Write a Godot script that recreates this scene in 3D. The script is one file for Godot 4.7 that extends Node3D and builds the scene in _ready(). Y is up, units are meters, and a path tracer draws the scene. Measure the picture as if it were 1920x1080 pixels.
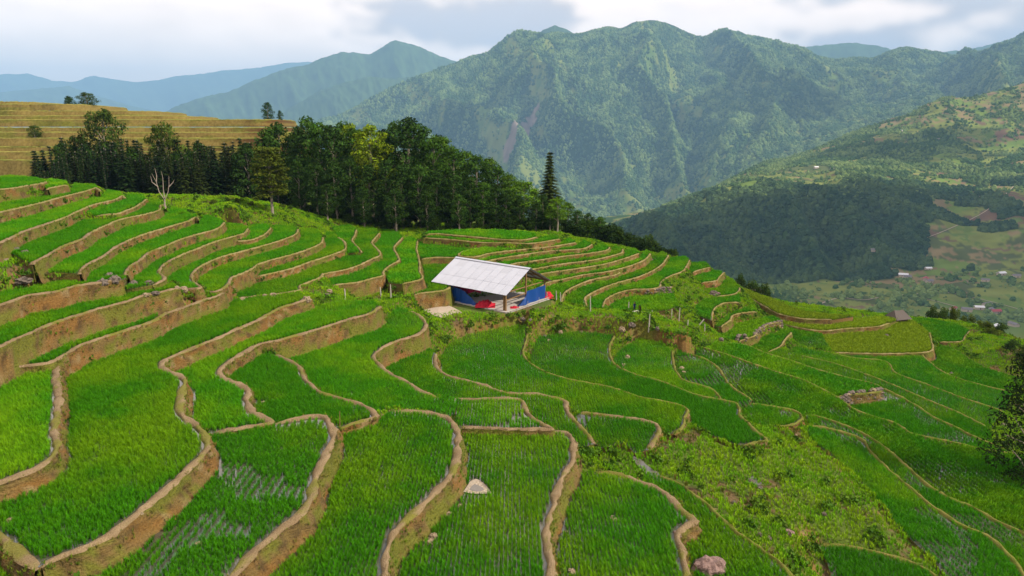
extends Node3D
# Rice terraces on a mountain flank, an open shed on a knoll, forest, valley and mountains behind.
# Camera stands at the origin; y is up, depth runs along -z. A terrace is level, so its traced rim gives real positions.

const FOC := 1274.0
var PIT := atan(300.0 / FOC)
var rng := RandomNumberGenerator.new()
var noise_a := FastNoiseLite.new()
var noise_b := FastNoiseLite.new()
var ridge_n := FastNoiseLite.new()
var cell_n := FastNoiseLite.new()
var used_names := {}
var mats := {}

const SUN := Vector3(0.80, 0.72, 0.26)

func _ready() -> void:
	rng.seed = 11
	setup_noise()
	make_camera_sky_sun()
	make_materials()
	make_near_ground()
	make_far_land()
	make_yellow_hill()
	make_terraces()
	make_ground_cover()
	make_shed()
	make_people()
	make_posts_and_rocks()
	make_trees()
	make_far_forest()
	make_village()
	make_clouds()

func make_camera_sky_sun() -> void:
	var cam := Camera3D.new()
	cam.name = "camera"
	cam.fov = rad_to_deg(2.0 * atan(540.0 / FOC))
	cam.rotation.x = -PIT
	cam.near = 0.5
	cam.far = 60000.0
	add_child(cam)
	cam.current = true
	var sun := DirectionalLight3D.new()
	sun.name = "sun"
	sun.light_energy = 1.6
	sun.light_color = Color(1.0, 0.95, 0.86)
	sun.light_angular_distance = 0.6
	sun.shadow_enabled = true
	add_child(sun)
	sun.look_at_from_position(SUN, Vector3.ZERO, Vector3.UP)
	var env := Environment.new()
	env.background_mode = Environment.BG_SKY
	env.tonemap_mode = Environment.TONE_MAPPER_LINEAR
	env.tonemap_exposure = 1.5
	env.sdfgi_enabled = true
	env.ssao_enabled = true
	env.ssil_enabled = true
	env.fog_enabled = true
	env.fog_density = 0.00008
	env.fog_light_color = Color(0.60, 0.80, 1.0)
	var sky := Sky.new()
	var psm := PanoramaSkyMaterial.new()
	psm.panorama = sky_texture()
	sky.sky_material = psm
	env.sky = sky
	var we := WorldEnvironment.new()
	we.name = "environment"
	we.environment = env
	add_child(we)

func sky_texture() -> ImageTexture:
	var w := 1024
	var h := 512
	var im := Image.create(w, h, false, Image.FORMAT_RGBF)
	var n1 := FastNoiseLite.new()
	n1.seed = 5
	n1.noise_type = FastNoiseLite.TYPE_SIMPLEX_SMOOTH
	n1.frequency = 1.0
	n1.fractal_octaves = 6
	n1.fractal_gain = 0.55
	for j in h:
		var th := PI * (j + 0.5) / h
		var y := cos(th)
		var s := sin(th)
		for i in w:
			var ph := TAU * (i + 0.5) / w
			var d := Vector3(sin(ph) * s, y, -cos(ph) * s)
			var yy := maxf(y, -0.02)
			var q := Vector3(d.x, yy * 3.2, d.z) * (1.9 / (0.75 + yy))
			var n := n1.get_noise_3d(q.x + 3.1, q.y, q.z + 1.7)
			# cloud deck: bright cumulus gaps, greyer towards the east of the valley
			var thick := smoothstep(-0.12, 0.34, n * 1.9 + d.x * 1.0 - 0.14 + 0.20 * smoothstep(0.05, 0.4, yy))
			var bright := Vector3(1.40, 1.14, 0.95)
			var grey := Vector3(0.47, 0.44, 0.46)
			var c := bright.lerp(grey, thick) * (1.0 + 0.16 * n1.get_noise_3d(q.x * 3.0, q.y * 4.0, q.z * 3.0))
			var gap := smoothstep(0.30, 0.52, -n + 0.25 * smoothstep(0.1, 0.6, yy))
			c = c.lerp(Vector3(0.34, 0.50, 0.80), gap * 0.55 * smoothstep(0.08, 0.4, yy))
			if y < 0.0:
				c = c.lerp(Vector3(0.16, 0.20, 0.16), smoothstep(0.0, -0.12, y))
			im.set_pixel(i, j, Color(c.x, c.y, c.z))
	return ImageTexture.create_from_image(im)

# ---------------------------------------------------------------- helpers
func setup_noise() -> void:
	noise_a.seed = 3
	noise_a.noise_type = FastNoiseLite.TYPE_SIMPLEX_SMOOTH
	noise_a.frequency = 1.0
	noise_a.fractal_octaves = 4
	noise_b.seed = 9
	noise_b.noise_type = FastNoiseLite.TYPE_SIMPLEX_SMOOTH
	noise_b.frequency = 1.0
	noise_b.fractal_octaves = 2
	ridge_n.seed = 21
	ridge_n.noise_type = FastNoiseLite.TYPE_SIMPLEX_SMOOTH
	ridge_n.frequency = 1.0
	ridge_n.fractal_type = FastNoiseLite.FRACTAL_RIDGED
	ridge_n.fractal_octaves = 4
	cell_n.seed = 4
	cell_n.noise_type = FastNoiseLite.TYPE_CELLULAR
	cell_n.cellular_return_type = FastNoiseLite.RETURN_CELL_VALUE
	cell_n.frequency = 1.0

func un(u: float, v: float, drop: float) -> Vector2:
	var cx := (u - 960.0) / FOC
	var cy := -(v - 540.0) / FOC
	var y := cy * cos(PIT) - sin(PIT)
	var z := cy * sin(PIT) + cos(PIT)
	var t := -drop / y
	return Vector2(cx * t, z * t)

func slopes(u: float, v: float) -> Vector2:   # (sideways, upwards) per metre of depth
	var cx := (u - 960.0) / FOC
	var cy := -(v - 540.0) / FOC
	var z := cy * sin(PIT) + cos(PIT)
	return Vector2(cx / z, (cy * cos(PIT) - sin(PIT)) / z)

func at_depth(u: float, v: float, depth: float) -> Vector3:
	var s := slopes(u, v)
	return Vector3(s.x * depth, s.y * depth, -depth)

func numbered(called: String) -> String:
	var n: int = used_names.get(called, 0)
	used_names[called] = n + 1
	return called if n == 0 else "%s_%03d" % [called, n]

func thing(called: String, label: String, category: String, pos := Vector3.ZERO, turn := 0.0, group := "") -> Node3D:
	var o := Node3D.new()
	o.name = numbered(called)
	add_child(o)
	o.position = pos
	o.rotation.y = turn
	tag(o, label, category, group)
	return o

func tag(o: Node, label: String, category := "", group := "", kind := "") -> void:
	if label: o.set_meta("label", label)
	if category: o.set_meta("category", category)
	if group: o.set_meta("group", group)
	if kind: o.set_meta("kind", kind)

func part(called: String, mesh: Mesh, mat: Material, parent: Node) -> MeshInstance3D:
	var o := MeshInstance3D.new()
	o.name = called
	o.mesh = mesh
	o.material_override = mat
	parent.add_child(o, true)
	return o

func top(called: String, mesh: Mesh, mat: Material) -> MeshInstance3D:
	return part(numbered(called), mesh, mat, self)

func am(v: PackedVector3Array, idx: PackedInt32Array, nrm = null, col = null) -> ArrayMesh:
	var a := []
	a.resize(Mesh.ARRAY_MAX)
	a[Mesh.ARRAY_VERTEX] = v
	if nrm != null: a[Mesh.ARRAY_NORMAL] = nrm
	if col != null: a[Mesh.ARRAY_COLOR] = col
	if idx.size() > 0: a[Mesh.ARRAY_INDEX] = idx
	var m := ArrayMesh.new()
	m.add_surface_from_arrays(Mesh.PRIMITIVE_TRIANGLES, a)
	return m

func smooth_normals(v: PackedVector3Array, idx: PackedInt32Array) -> PackedVector3Array:
	var n := PackedVector3Array()
	n.resize(v.size())
	for k in range(0, idx.size(), 3):
		var a := idx[k]
		var b := idx[k + 1]
		var c := idx[k + 2]
		var f := (v[c] - v[a]).cross(v[b] - v[a])
		n[a] += f
		n[b] += f
		n[c] += f
	for k in n.size():
		n[k] = n[k].normalized() if n[k].length_squared() > 0.0 else Vector3.UP
	return n

func grid_index(nx: int, ny: int) -> PackedInt32Array:   # ny rows of nx points
	var idx := PackedInt32Array()
	idx.resize((nx - 1) * (ny - 1) * 6)
	var k := 0
	for j in ny - 1:
		for i in nx - 1:
			var a := j * nx + i
			idx[k] = a; idx[k + 1] = a + 1; idx[k + 2] = a + nx
			idx[k + 3] = a + 1; idx[k + 4] = a + nx + 1; idx[k + 5] = a + nx
			k += 6
	return idx

class Build:
	var v := PackedVector3Array()
	var c := PackedColorArray()
	var i := PackedInt32Array()
	func quad(p: Vector3, q: Vector3, r: Vector3, s: Vector3, col := Color.WHITE) -> void:
		var n := v.size()
		v.append_array(PackedVector3Array([p, q, r, s]))
		c.append_array(PackedColorArray([col, col, col, col]))
		i.append_array(PackedInt32Array([n, n + 1, n + 2, n, n + 2, n + 3]))
	func tri(p: Vector3, q: Vector3, r: Vector3, col := Color.WHITE) -> void:
		var n := v.size()
		v.append_array(PackedVector3Array([p, q, r]))
		c.append_array(PackedColorArray([col, col, col]))
		i.append_array(PackedInt32Array([n, n + 1, n + 2]))
	func box(ctr: Vector3, half: Vector3, b := Basis.IDENTITY, col := Color.WHITE) -> void:
		var p := []
		for k in 8:
			p.append(ctr + b * Vector3(half.x * (1 if k & 1 else -1), half.y * (1 if k & 2 else -1), half.z * (1 if k & 4 else -1)))
		for f in [[0, 1, 3, 2], [4, 6, 7, 5], [0, 4, 5, 1], [2, 3, 7, 6], [0, 2, 6, 4], [1, 5, 7, 3]]:
			quad(p[f[0]], p[f[1]], p[f[2]], p[f[3]], col)
	func tube(pts: Array, rad: Array, sides := 6, col := Color.WHITE) -> void:
		var n0 := v.size()
		for k in pts.size():
			var d: Vector3 = (pts[mini(k + 1, pts.size() - 1)] - pts[maxi(k - 1, 0)]).normalized()
			var sx := d.cross(Vector3(0.31, 0.17, 0.93)).normalized()
			var sy := d.cross(sx)
			for s in sides:
				var a := TAU * s / sides
				v.append(pts[k] + (sx * cos(a) + sy * sin(a)) * float(rad[k]))
				c.append(col)
		for k in pts.size() - 1:
			for s in sides:
				var a := n0 + k * sides + s
				var b := n0 + k * sides + (s + 1) % sides
				i.append_array(PackedInt32Array([a, b, b + sides, a, b + sides, a + sides]))
		var e := n0 + (pts.size() - 1) * sides
		for s in range(1, sides - 1):
			i.append_array(PackedInt32Array([e, e + s, e + s + 1]))
	func mesh(smooth := false, colored := false) -> ArrayMesh:
		var a := []
		a.resize(Mesh.ARRAY_MAX)
		a[Mesh.ARRAY_VERTEX] = v
		a[Mesh.ARRAY_INDEX] = i
		if colored: a[Mesh.ARRAY_COLOR] = c
		if smooth:
			var n := PackedVector3Array()
			n.resize(v.size())
			for k in range(0, i.size(), 3):
				var f := (v[i[k + 2]] - v[i[k]]).cross(v[i[k + 1]] - v[i[k]])
				n[i[k]] += f
				n[i[k + 1]] += f
				n[i[k + 2]] += f
			for k in n.size(): n[k] = n[k].normalized() if n[k].length_squared() > 0.0 else Vector3.UP
			a[Mesh.ARRAY_NORMAL] = n
		var m := ArrayMesh.new()
		m.add_surface_from_arrays(Mesh.PRIMITIVE_TRIANGLES, a)
		return m

# ---------------------------------------------------------------- materials
func lin(r: float, g: float, b: float) -> Color:
	return Color(r, g, b).linear_to_srgb()

func noise_tex(size: int, freq: float, stops: Array, octaves := 5, sd := 1, as_normal := false, bump := 4.0) -> NoiseTexture2D:
	var n := FastNoiseLite.new()
	n.seed = sd
	n.noise_type = FastNoiseLite.TYPE_SIMPLEX_SMOOTH
	n.frequency = freq
	n.fractal_octaves = octaves
	n.fractal_gain = 0.6
	var t := NoiseTexture2D.new()
	t.width = size
	t.height = size
	t.seamless = true
	t.noise = n
	if as_normal:
		t.as_normal_map = true
		t.bump_strength = bump
	else:
		var g := Gradient.new()
		var off := PackedFloat32Array()
		var cols := PackedColorArray()
		for s in stops:
			off.append(s[0])
			cols.append(s[1])
		g.offsets = off
		g.colors = cols
		t.color_ramp = g
	return t

func mat(key: String, col: Color, rough := 0.9, vertex := false, tex: Texture2D = null, scale := 0.5, nrm: Texture2D = null, nscale := 1.0) -> StandardMaterial3D:
	var m := StandardMaterial3D.new()
	m.resource_name = key
	m.albedo_color = col
	m.roughness = rough
	m.metallic_specular = 0.35
	m.vertex_color_use_as_albedo = vertex
	if tex or nrm:
		m.uv1_triplanar = true
		m.uv1_world_triplanar = true
		m.uv1_scale = Vector3.ONE * scale
		if tex: m.albedo_texture = tex
		if nrm:
			m.normal_enabled = true
			m.normal_texture = nrm
			m.normal_scale = nscale
	mats[key] = m
	return m

func leaf_mat(key: String, col: Color, back: Color, rough := 0.55) -> StandardMaterial3D:
	var m := mat(key, col, rough, true)
	m.backlight_enabled = true
	m.backlight = back
	m.cull_mode = BaseMaterial3D.CULL_DISABLED
	m.metallic_specular = 0.12
	return m

func make_materials() -> void:
	var grain := noise_tex(512, 0.03, [[0.0, Color(0.72, 0.69, 0.64)], [0.45, Color(0.90, 0.88, 0.85)], [0.7, Color(1, 1, 1)], [1.0, Color(1, 0.97, 0.9)]], 6, 2)
	var clods := noise_tex(512, 0.02, [], 5, 7, true, 9.0)
	var streak := noise_tex(512, 0.012, [[0.0, Color(0.86, 0.85, 0.85)], [0.5, Color(0.95, 0.95, 0.95)], [1.0, Color(1, 1, 1)]], 5, 12)
	mat("bund_soil", Color.WHITE, 0.95, true, grain, 0.8, clods, 2.2)
	mat("bank_soil", Color.WHITE, 0.95, true, grain, 0.45, clods, 2.4)
	mat("hill_soil", Color.WHITE, 0.95, true, grain, 0.3, clods, 1.0)
	var water := mat("paddy_water", lin(0.07, 0.068, 0.048), 0.06, false, streak, 0.15)
	water.metallic_specular = 1.0
	var puddle := mat("puddle", lin(0.10, 0.09, 0.075), 0.05)
	puddle.metallic_specular = 1.0
	leaf_mat("rice", Color.WHITE, lin(0.08, 0.23, 0.005), 0.5)
	leaf_mat("grass", Color.WHITE, lin(0.08, 0.14, 0.006), 0.6)
	leaf_mat("leaves", Color.WHITE, lin(0.05, 0.10, 0.005), 0.6)
	leaf_mat("needles", Color.WHITE, lin(0.008, 0.018, 0.004), 0.7)
	mat("bark", lin(0.26, 0.235, 0.20), 0.9, false, grain, 1.2)
	mat("dead_wood", lin(0.33, 0.28, 0.255), 0.9, false, grain, 1.2)
	mat("rock", lin(0.42, 0.37, 0.34), 0.9, true, grain, 0.6, clods, 1.5)
	mat("far_land", Color.WHITE, 1.0, true)
	mat("far_crowns", Color.WHITE, 1.0, true)
	mat("straw_bank", Color.WHITE, 1.0, true, grain, 0.08)
	mats["far_land"].metallic_specular = 0.1
	mats["far_crowns"].metallic_specular = 0.1
	mat("roof_sheet", lin(0.375, 0.395, 0.465), 0.5)
	mat("roof_sheet_worn", lin(0.368, 0.386, 0.450), 0.55)
	mats["roof_sheet"].metallic_specular = 0.5
	mat("timber", lin(0.24, 0.15, 0.07), 0.85, false, grain, 1.5)
	mat("dark_timber", lin(0.10, 0.07, 0.045), 0.9, false, grain, 1.5)
	mat("tarp_blue", lin(0.006, 0.045, 0.20), 0.45)
	mat("cloth_red", lin(0.38, 0.008, 0.025), 0.8)
	mat("cloth_crimson", lin(0.24, 0.008, 0.05), 0.85)
	mat("slab", lin(0.40, 0.37, 0.355), 0.9, false, streak, 0.5)
	mat("pale_soil", lin(0.42, 0.36, 0.30), 0.95, false, grain, 0.5, clods, 0.8)
	mat("post_white", lin(0.45, 0.43, 0.40), 0.8, false, grain, 2.0)
	mat("thatch", lin(0.10, 0.085, 0.078), 0.95, false, streak, 1.5)
	mat("cloud", lin(0.9, 0.9, 0.9), 1.0)
	mat("plain", Color.WHITE, 0.8, true)

# traced terraces: "drop below the camera, planting, bund width | Rim points | Back points" in photograph pixels
const FIELDS := [
	"6.6 r 0.24|R -60,369 0,357 20,355 50,350 80,345 87,342|B 70,336 40,333 20,331 0,334 -60,337",
	"7.0 r 0.24|R 88,355 110,351 127,348|B 125,342 95,338 84,341",
	"8.0 r 0.24|R -60,416 0,400 40,391 80,381 120,370 160,360 180,354 187,358|B 178,348 140,346 127,347 110,352 90,354 50,352 0,358 -60,371",
	"9.0 r 0.24|R -60,482 20,448 45,436 80,424 120,410 150,396 180,384 215,376 230,369 233,371|B 226,362 200,358 187,358 180,356 160,362 120,372 80,383 40,393 0,402 -60,418",
	"9.5 r 0.24|R 180,405 205,404 240,395 265,382 274,375|B 268,369 240,366 233,371 215,378 180,386 160,393 165,402",
	"10.0 r 0.24|R 60,495 90,480 120,463 150,452 170,438 200,424 230,412 265,405 295,397 305,386 312,388|B 300,377 275,374 265,384 240,397 205,406 182,407 150,398 120,412 80,426 45,438 20,450 20,475",
	"11.0 r 0.24|R 148,513 160,500 190,484 220,463 245,451 280,438 320,426 355,415 367,409 373,412|B 362,398 320,388 309,389 295,399 265,407 230,414 200,426 170,440 150,454 120,465 90,482 68,494 100,510",
	"11.7 r 0.24|R 235,515 245,500 262,490 280,475 310,463 340,450 370,441 400,433 415,425 420,418|B 410,411 385,405 370,411 355,417 320,428 280,440 245,453 220,465 190,486 160,502 150,514 190,518",
	"11.8 r .26|R -60,597 0,575 20,568 50,557 100,550 150,537 180,533 230,525|B 236,519 200,521 148,525 100,533 50,542 0,552 -60,567",
	"12.6 r .24|R 285,534 297,531 298,510 310,496 340,480 370,468 400,456 430,447 455,440 464,430|B 455,423 425,420 415,427 400,435 370,443 340,452 310,465 280,477 262,492 245,502 237,517 232,526",
	"13.2 r 0.24|R 425,454 460,453 490,444 503,435 508,428|B 500,423 470,424 464,432 455,442 430,449 415,453",
	"13.1 r .26|R -60,682 0,652 25,640 50,630 100,608 150,592 200,577 240,567 270,556 300,550 335,541|B 325,533 285,535 235,528 180,535 150,539 100,552 50,559 0,577 -60,599",
	"13.7 r .24|R 340,543 371,543 362,530 360,518 370,505 390,494 420,482 450,474 490,463 530,451 555,440 558,431|B 550,426 512,424 505,436 490,446 460,455 430,456 400,458 370,470 340,482 310,498 299,512 298,531 315,536",
	"14.5 r .24|R 372,545 400,549 428,534 435,522 455,514 472,506 485,497 510,489 550,478 585,466 602,457 605,446|B 596,433 565,428 558,434 555,442 530,453 490,465 450,476 420,484 390,496 370,507 362,520 364,531",
	"15.3 r 0.24|R 478,520 500,516 540,507 580,493 620,480 645,470 648,460 640,450 632,446|B 625,437 612,437 605,448 602,459 585,468 550,480 510,491 485,499 472,509",
	"15.6 r 0.24|R 678,473 668,462 660,452 665,443 668,432|B 655,424 622,428 634,446 648,460 650,475",
	"16.0 r .24|R 407,557 440,562 480,557 520,553 563,545 562,538 580,530 602,521 605,516 640,509 670,500 695,488 711,481 706,467 697,456 704,447 711,438|B 704,430 680,425 667,433 661,452 669,462 678,475 645,474 620,482 580,495 540,509 500,518 480,522 470,509 455,517 437,524 430,536 415,548",
	"16.6 r 0.24|R 622,536 670,531 700,523 716,519 719,510 735,497 748,490 746,482 739,465 747,455 755,446|B 745,436 718,430 711,440 704,449 698,457 707,468 713,483 695,490 670,502 640,511 615,522",
	"17.0 r 0.24|R 754,533 785,527 787,510 786,490 781,467 783,453|B 770,445 757,447 748,457 741,466 748,483 750,492 735,500 725,520 730,531",
	"18.2 r .24|R 776,553 800,550 832,546 845,538|B 864,500 862,486 820,482 789,484 788,490 789,510 787,530 770,541",
	"15.9 r 0.24|R 798,441 805,440 862,443 905,447 955,451 980,451 1007,445|B 1000,439 975,436 930,433 855,433 805,436",
	"16.3 r 0.24|R 795,447 842,450 905,456 965,457 985,458 1017,455 1050,449|B 1040,443 1007,443 980,452 955,452 905,448 862,444 805,441",
	"17.0 r 0.24|R 912,465 885,469 864,475 862,481 885,483 920,476 980,469 1030,464 1080,456|B 1068,448 1050,450 1017,457 985,460 950,460",
	"17.5 r 0.24|R 903,494 917,490 980,479 1030,472 1095,467 1110,459|B 1095,452 1080,457 1030,466 980,471 920,478 885,485",
	"18.1 r 0.24|R 950,500 962,496 1005,490 1055,482 1105,476 1138,470 1143,464|B 1128,457 1110,460 1100,469 1030,474 980,481 917,492",
	"18.7 r 0.24|R 980,510 1005,505 1055,496 1105,490 1142,482 1165,475 1167,468|B 1155,462 1143,465 1138,472 1105,478 1055,484 1005,492 960,499",
	"19.2 r 0.24|R 1000,518 1020,514 1067,507 1130,497 1167,487 1198,476|B 1190,467 1167,469 1165,477 1142,484 1105,492 1055,498 1005,507",
	"19.9 r 0.24|R 1010,541 1016,537 1030,530 1055,525 1092,517 1142,510 1180,500 1210,487 1219,476|B 1212,470 1198,477 1167,489 1130,499 1067,509 1020,516 1002,521",
	"20.4 r 0.24|R 1053,566 1057,552 1080,537 1112,525 1152,517 1165,511|B 1175,503 1142,512 1092,519 1055,527 1030,532 1012,543 1035,562",
	"20.9 r 0.24|R 1100,574 1097,560 1117,547 1155,532 1192,522 1230,505 1250,485 1253,479|B 1240,474 1220,476 1212,489 1180,502 1152,519 1112,527 1080,539 1059,553 1058,570",
	"21.5 r .2|R 1130,579 1137,562 1155,552 1180,545 1228,542 1242,527 1260,517 1275,512 1287,500 1293,488|B 1285,482 1254,480 1252,487 1230,507 1192,524 1155,534 1119,549 1099,562 1103,577",
	"22.4 r .2|R 1135,584 1160,583|B 1200,585 1250,582 1272,575 1262,552 1225,545 1180,548 1157,555 1139,564 1132,580",
	"22.3 r .2|R 1298,512 1312,507 1332,502|B 1322,493 1295,486 1288,500",
	"23.0 r .2|R 1315,531 1340,528 1350,519 1358,511|B 1335,502 1312,509 1299,514",
	"24.0 r .2|R 1342,557 1375,553 1387,540|B 1372,524 1356,514 1350,521 1340,531 1320,540",
	"24.2 r .2|R 1335,601 1345,575 1360,569 1388,568|B 1385,553 1350,558 1320,562 1304,575 1306,592",
	"25.2 r .2|R 1352,613 1370,600 1373,593 1400,587 1419,585|B 1410,573 1390,570 1365,592 1338,602 1308,594 1314,611",
	"26.2 r .2|R 1385,641 1414,631 1425,618 1445,608 1465,604|B 1450,594 1420,588 1400,605 1372,611 1352,615 1328,613 1350,636",
	"27.2 r .2|R 1440,661 1462,651 1470,640 1484,624|B 1470,610 1460,625 1425,635 1400,642 1415,652",
	"27.6 y .2|R 1400,556 1435,576 1465,591 1500,598 1560,600|B 1600,594 1550,591 1500,583 1455,566 1420,552 1388,540",
	"28.4 y .2|R 1455,606 1490,614 1535,621 1590,617 1652,612 1668,606|B 1690,598 1650,595 1560,598 1500,598 1465,592 1435,578 1405,560 1440,596",
	"28.7 s .2|R 1478,641 1500,651 1560,662|B 1540,625 1490,615 1455,607 1442,601 1464,622",
	"29.0 y .2|R 1560,662 1625,664 1690,664 1742,660 1746,640 1742,624|B 1735,621 1712,603 1690,599 1655,614 1590,619 1535,623 1500,618 1520,640",
	"29.8 r .2|R 1762,642 1800,642 1809,632 1818,622|B 1790,608 1740,600 1708,598 1742,620 1752,640",
	"27.2 r .2|R 1850,802 1800,777 1740,752 1690,730 1620,702 1560,682 1500,668|B 1460,655 1430,655 1440,663 1490,678 1540,695 1590,708 1645,723 1687,743 1722,763 1752,783 1790,800 1840,825 1890,845",
	"28.2 r .2|R 1880,772 1800,746 1740,723 1682,702 1657,678 1600,672 1560,664|B 1490,652 1480,660 1500,667 1560,681 1620,701 1690,729 1740,751 1800,776 1850,801",
	"29.3 r .2|R 1900,737 1830,721 1777,703 1740,678 1717,661 1700,664|B 1600,664 1570,664 1600,672 1659,678 1684,702 1742,723 1802,746 1880,771",
	"30.3 r .2|R 1920,712 1850,692 1800,662 1770,646|B 1748,645 1720,660 1742,677 1778,702 1830,720 1900,736",
	"15.2 r .38|R 112,682 106,700 109,730 110,755 106,790 103,812 108,832 104,852 80,875 30,897 -60,925|B -60,702 0,698 50,690 90,685",
	"16.0 r .38|R 580,560 555,570 530,577 505,590 480,604 442,620 417,632 380,647 337,665 307,680 304,688 315,697 337,706 347,715 343,730 340,750 338,772 345,783 369,800 386,822 389,841 375,860 333,902 292,938 250,972 194,1013 139,1038 78,1060|R 74,1064 58,1057 42,1047 22,1030 0,1010 -45,985|B -60,925 30,899 80,877 106,854 110,832 105,812 108,790 112,755 111,730 108,700 114,684 125,667 150,652 200,635 240,622 285,607 310,592 340,582 380,567 407,559 440,564 480,559 520,555 560,548",
	"17.0 r .38|R 398,813 417,810 455,805 487,799 510,795 492,785 472,772 463,752 465,733 447,722 422,712 412,700 430,680 462,660 487,647 520,640 555,631 605,616 655,600 692,590 713,575|B 700,567 640,565 582,561 555,572 530,579 505,592 480,606 442,622 417,634 380,649 337,667 309,682 306,688 317,698 339,707 349,716 345,731 342,751 340,772 347,783 371,800 385,812",
	"17.1 s .38|R 512,797 545,789 580,783 605,782 619,797 626,816 614,849 600,877 589,905 586,927 578,947 555,972 522,1000 489,1027 455,1060 430,1090|B 300,1120 75,1090 76,1062 139,1040 194,1015 250,974 292,940 333,904 375,862 391,841 388,822 396,814 417,811 455,806 487,800",
	"17.8 r .3|R 634,804 670,794 703,784 700,774 675,760 630,747 600,737 585,725 570,710 560,688 540,677 515,666|B 500,648 487,649 462,662 432,682 414,700 424,712 449,722 467,733 465,752 474,772 494,785 512,796 545,788 580,782 606,780 622,796",
	"18.6 r .3|R 706,785 732,772 760,773 810,777 838,786|B 853,775 855,749|R 822,746 792,737 772,724 762,717 730,702 712,685 701,672 712,657 742,642 780,630 797,617 796,603 785,592 768,584|B 745,578 713,577 692,592 655,602 605,618 555,633 520,642 518,667 542,678 562,688 572,710 587,725 602,737 632,748 677,761 703,775",
	"19.0 s .3|R 862,802 915,805 960,807 1010,806 1037,807 1020,798 1005,790 990,777 984,765 978,753 935,749 885,751 845,749|B 842,770 848,788",
	"18.2 r .38|R 735,772 760,773 810,777 836,784 854,801 859,830 855,863 847,891 817,924 783,958 750,988 733,1013 725,1041 724,1090|B 500,1120 435,1088 457,1060 491,1028 524,1001 557,974 580,948 588,928 591,905 602,878 616,850 628,816 622,799 636,804 670,795 705,785",
	"19.4 r .38|R 1037,808 1060,813 1074,827 1076,845 1072,870 1060,888 1046,919 1038,952 1028,980 1026,1016 1031,1047 1038,1090|B 720,1120 726,1085 727,1041 735,1013 752,989 785,959 819,925 849,892 857,863 861,830 856,803 866,803 915,806 960,808 1010,807",
	"20.6 r .36|R 1118,887 1165,893 1193,904 1229,916 1260,938 1282,963 1302,978 1275,996 1270,1010 1278,1030 1284,1058 1290,1090|B 1085,1120 1050,1090 1040,1050 1036,1016 1038,980 1048,952 1056,919 1070,890",
	"21.3 r .2|R 1225,890 1250,900 1276,911 1296,927 1320,944 1351,974 1384,1002 1423,1030 1457,1055 1490,1085|B 1480,1120 1300,1120 1295,1060 1285,1010 1304,978 1284,961 1262,936 1231,914 1200,900",
	"20.2 r .3|R 1115,832 1097,812 1075,788 1062,770 1058,753 1035,747 1010,741 950,739 930,733 910,725 872,715 842,707 825,697 816,680 818,664|B 800,650 797,619 780,632 742,644 714,658 704,672 714,684 732,701 764,716 792,736 822,745 885,750 935,748 980,752 986,765 992,777 1007,790 1037,806 1062,812 1078,826 1090,840",
	"20.9 s .3|R 1217,843 1230,822 1236,805 1227,796 1205,790 1160,784 1087,774|B 1070,775 1090,800 1115,828 1170,830 1190,850",
	"21.3 r .2|R 1262,813 1277,805 1283,785 1286,767 1275,762 1240,754 1197,746 1172,737 1147,729 1085,717 1035,704 1010,693 995,683 983,670 987,640 991,606|B 985,609 940,616 885,627 845,643 818,664 818,680 828,697 844,707 874,715 912,725 932,732 952,738 1010,740 1037,746 1060,752 1087,773 1160,783 1205,789 1229,795 1240,808",
	"22.0 r .2|R 1392,835 1415,832 1437,827 1422,815 1402,795 1388,782 1385,765 1380,758 1352,752 1300,741 1265,727 1240,717 1190,704 1157,688 1143,664 1143,650 1153,630|B 1090,622 1010,632 995,670 997,682 1012,692 1037,703 1087,716 1149,728 1174,736 1199,745 1240,753 1275,761 1288,767 1286,787 1300,800 1330,815 1375,832",
	"22.6 r .2|R 1352,751 1335,732 1305,722 1282,715 1270,702 1262,680 1261,658|B 1240,642 1195,636 1160,660 1150,670 1160,688 1195,703 1242,716 1267,726 1302,740",
	"23.2 s .2|R 1410,751 1390,740 1377,731 1365,720 1357,707 1347,692 1320,674 1294,665|B 1270,658 1264,680 1272,701 1284,714 1307,721 1337,731 1354,750 1380,757",
	"23.3 s .2|R 1452,801 1480,799 1497,792 1503,781 1490,772 1465,767 1422,760 1402,757|B 1388,762 1392,780 1410,795 1430,802",
	"24.5 s .2|R 1310,651 1365,667 1415,685 1465,702 1508,715 1532,727 1565,744 1615,775 1652,787 1680,796 1710,815 1740,822 1790,832 1840,844 1930,855|B 1970,870 1970,1012 1920,1002 1855,971 1825,953 1790,940 1752,919 1715,889 1690,866 1660,841 1615,812 1585,799 1545,785 1510,777 1492,771 1465,766 1422,759 1412,751 1392,739 1379,731 1367,720 1359,706 1349,691 1322,673 1297,664",
	"24.1 s .2|R 1512,778 1545,786 1585,800 1615,813 1660,842 1690,867 1715,890 1752,920 1790,941 1825,954 1855,972 1920,1003 1970,1025|B 1970,1110 1917,1074 1880,1031 1850,1006 1800,985 1775,969 1740,945 1710,918 1672,888 1652,868 1630,845 1610,821 1570,808 1520,797",
	"23.7 s .2|R 1515,799 1552,805 1590,815 1612,823 1631,847 1653,870 1674,890 1711,920 1741,947 1776,970 1800,986 1850,1007 1880,1032 1917,1075 1930,1090|B 1800,1120 1750,1050 1690,995 1650,945 1610,900 1560,855 1518,825",
	"25.0 r .2|R 1345,642 1390,647 1440,665 1490,680 1540,697 1590,710 1648,726 1654,733 1640,737 1600,741 1566,746|B 1534,726 1510,714 1465,701 1415,684 1365,666 1318,650",
	"25.9 s .2|R 1652,728 1687,745 1722,765 1752,785 1790,802 1840,827 1900,850|B 1840,843 1790,831 1740,821 1710,814 1682,795 1654,786 1617,774 1575,748 1600,743 1640,739",
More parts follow.
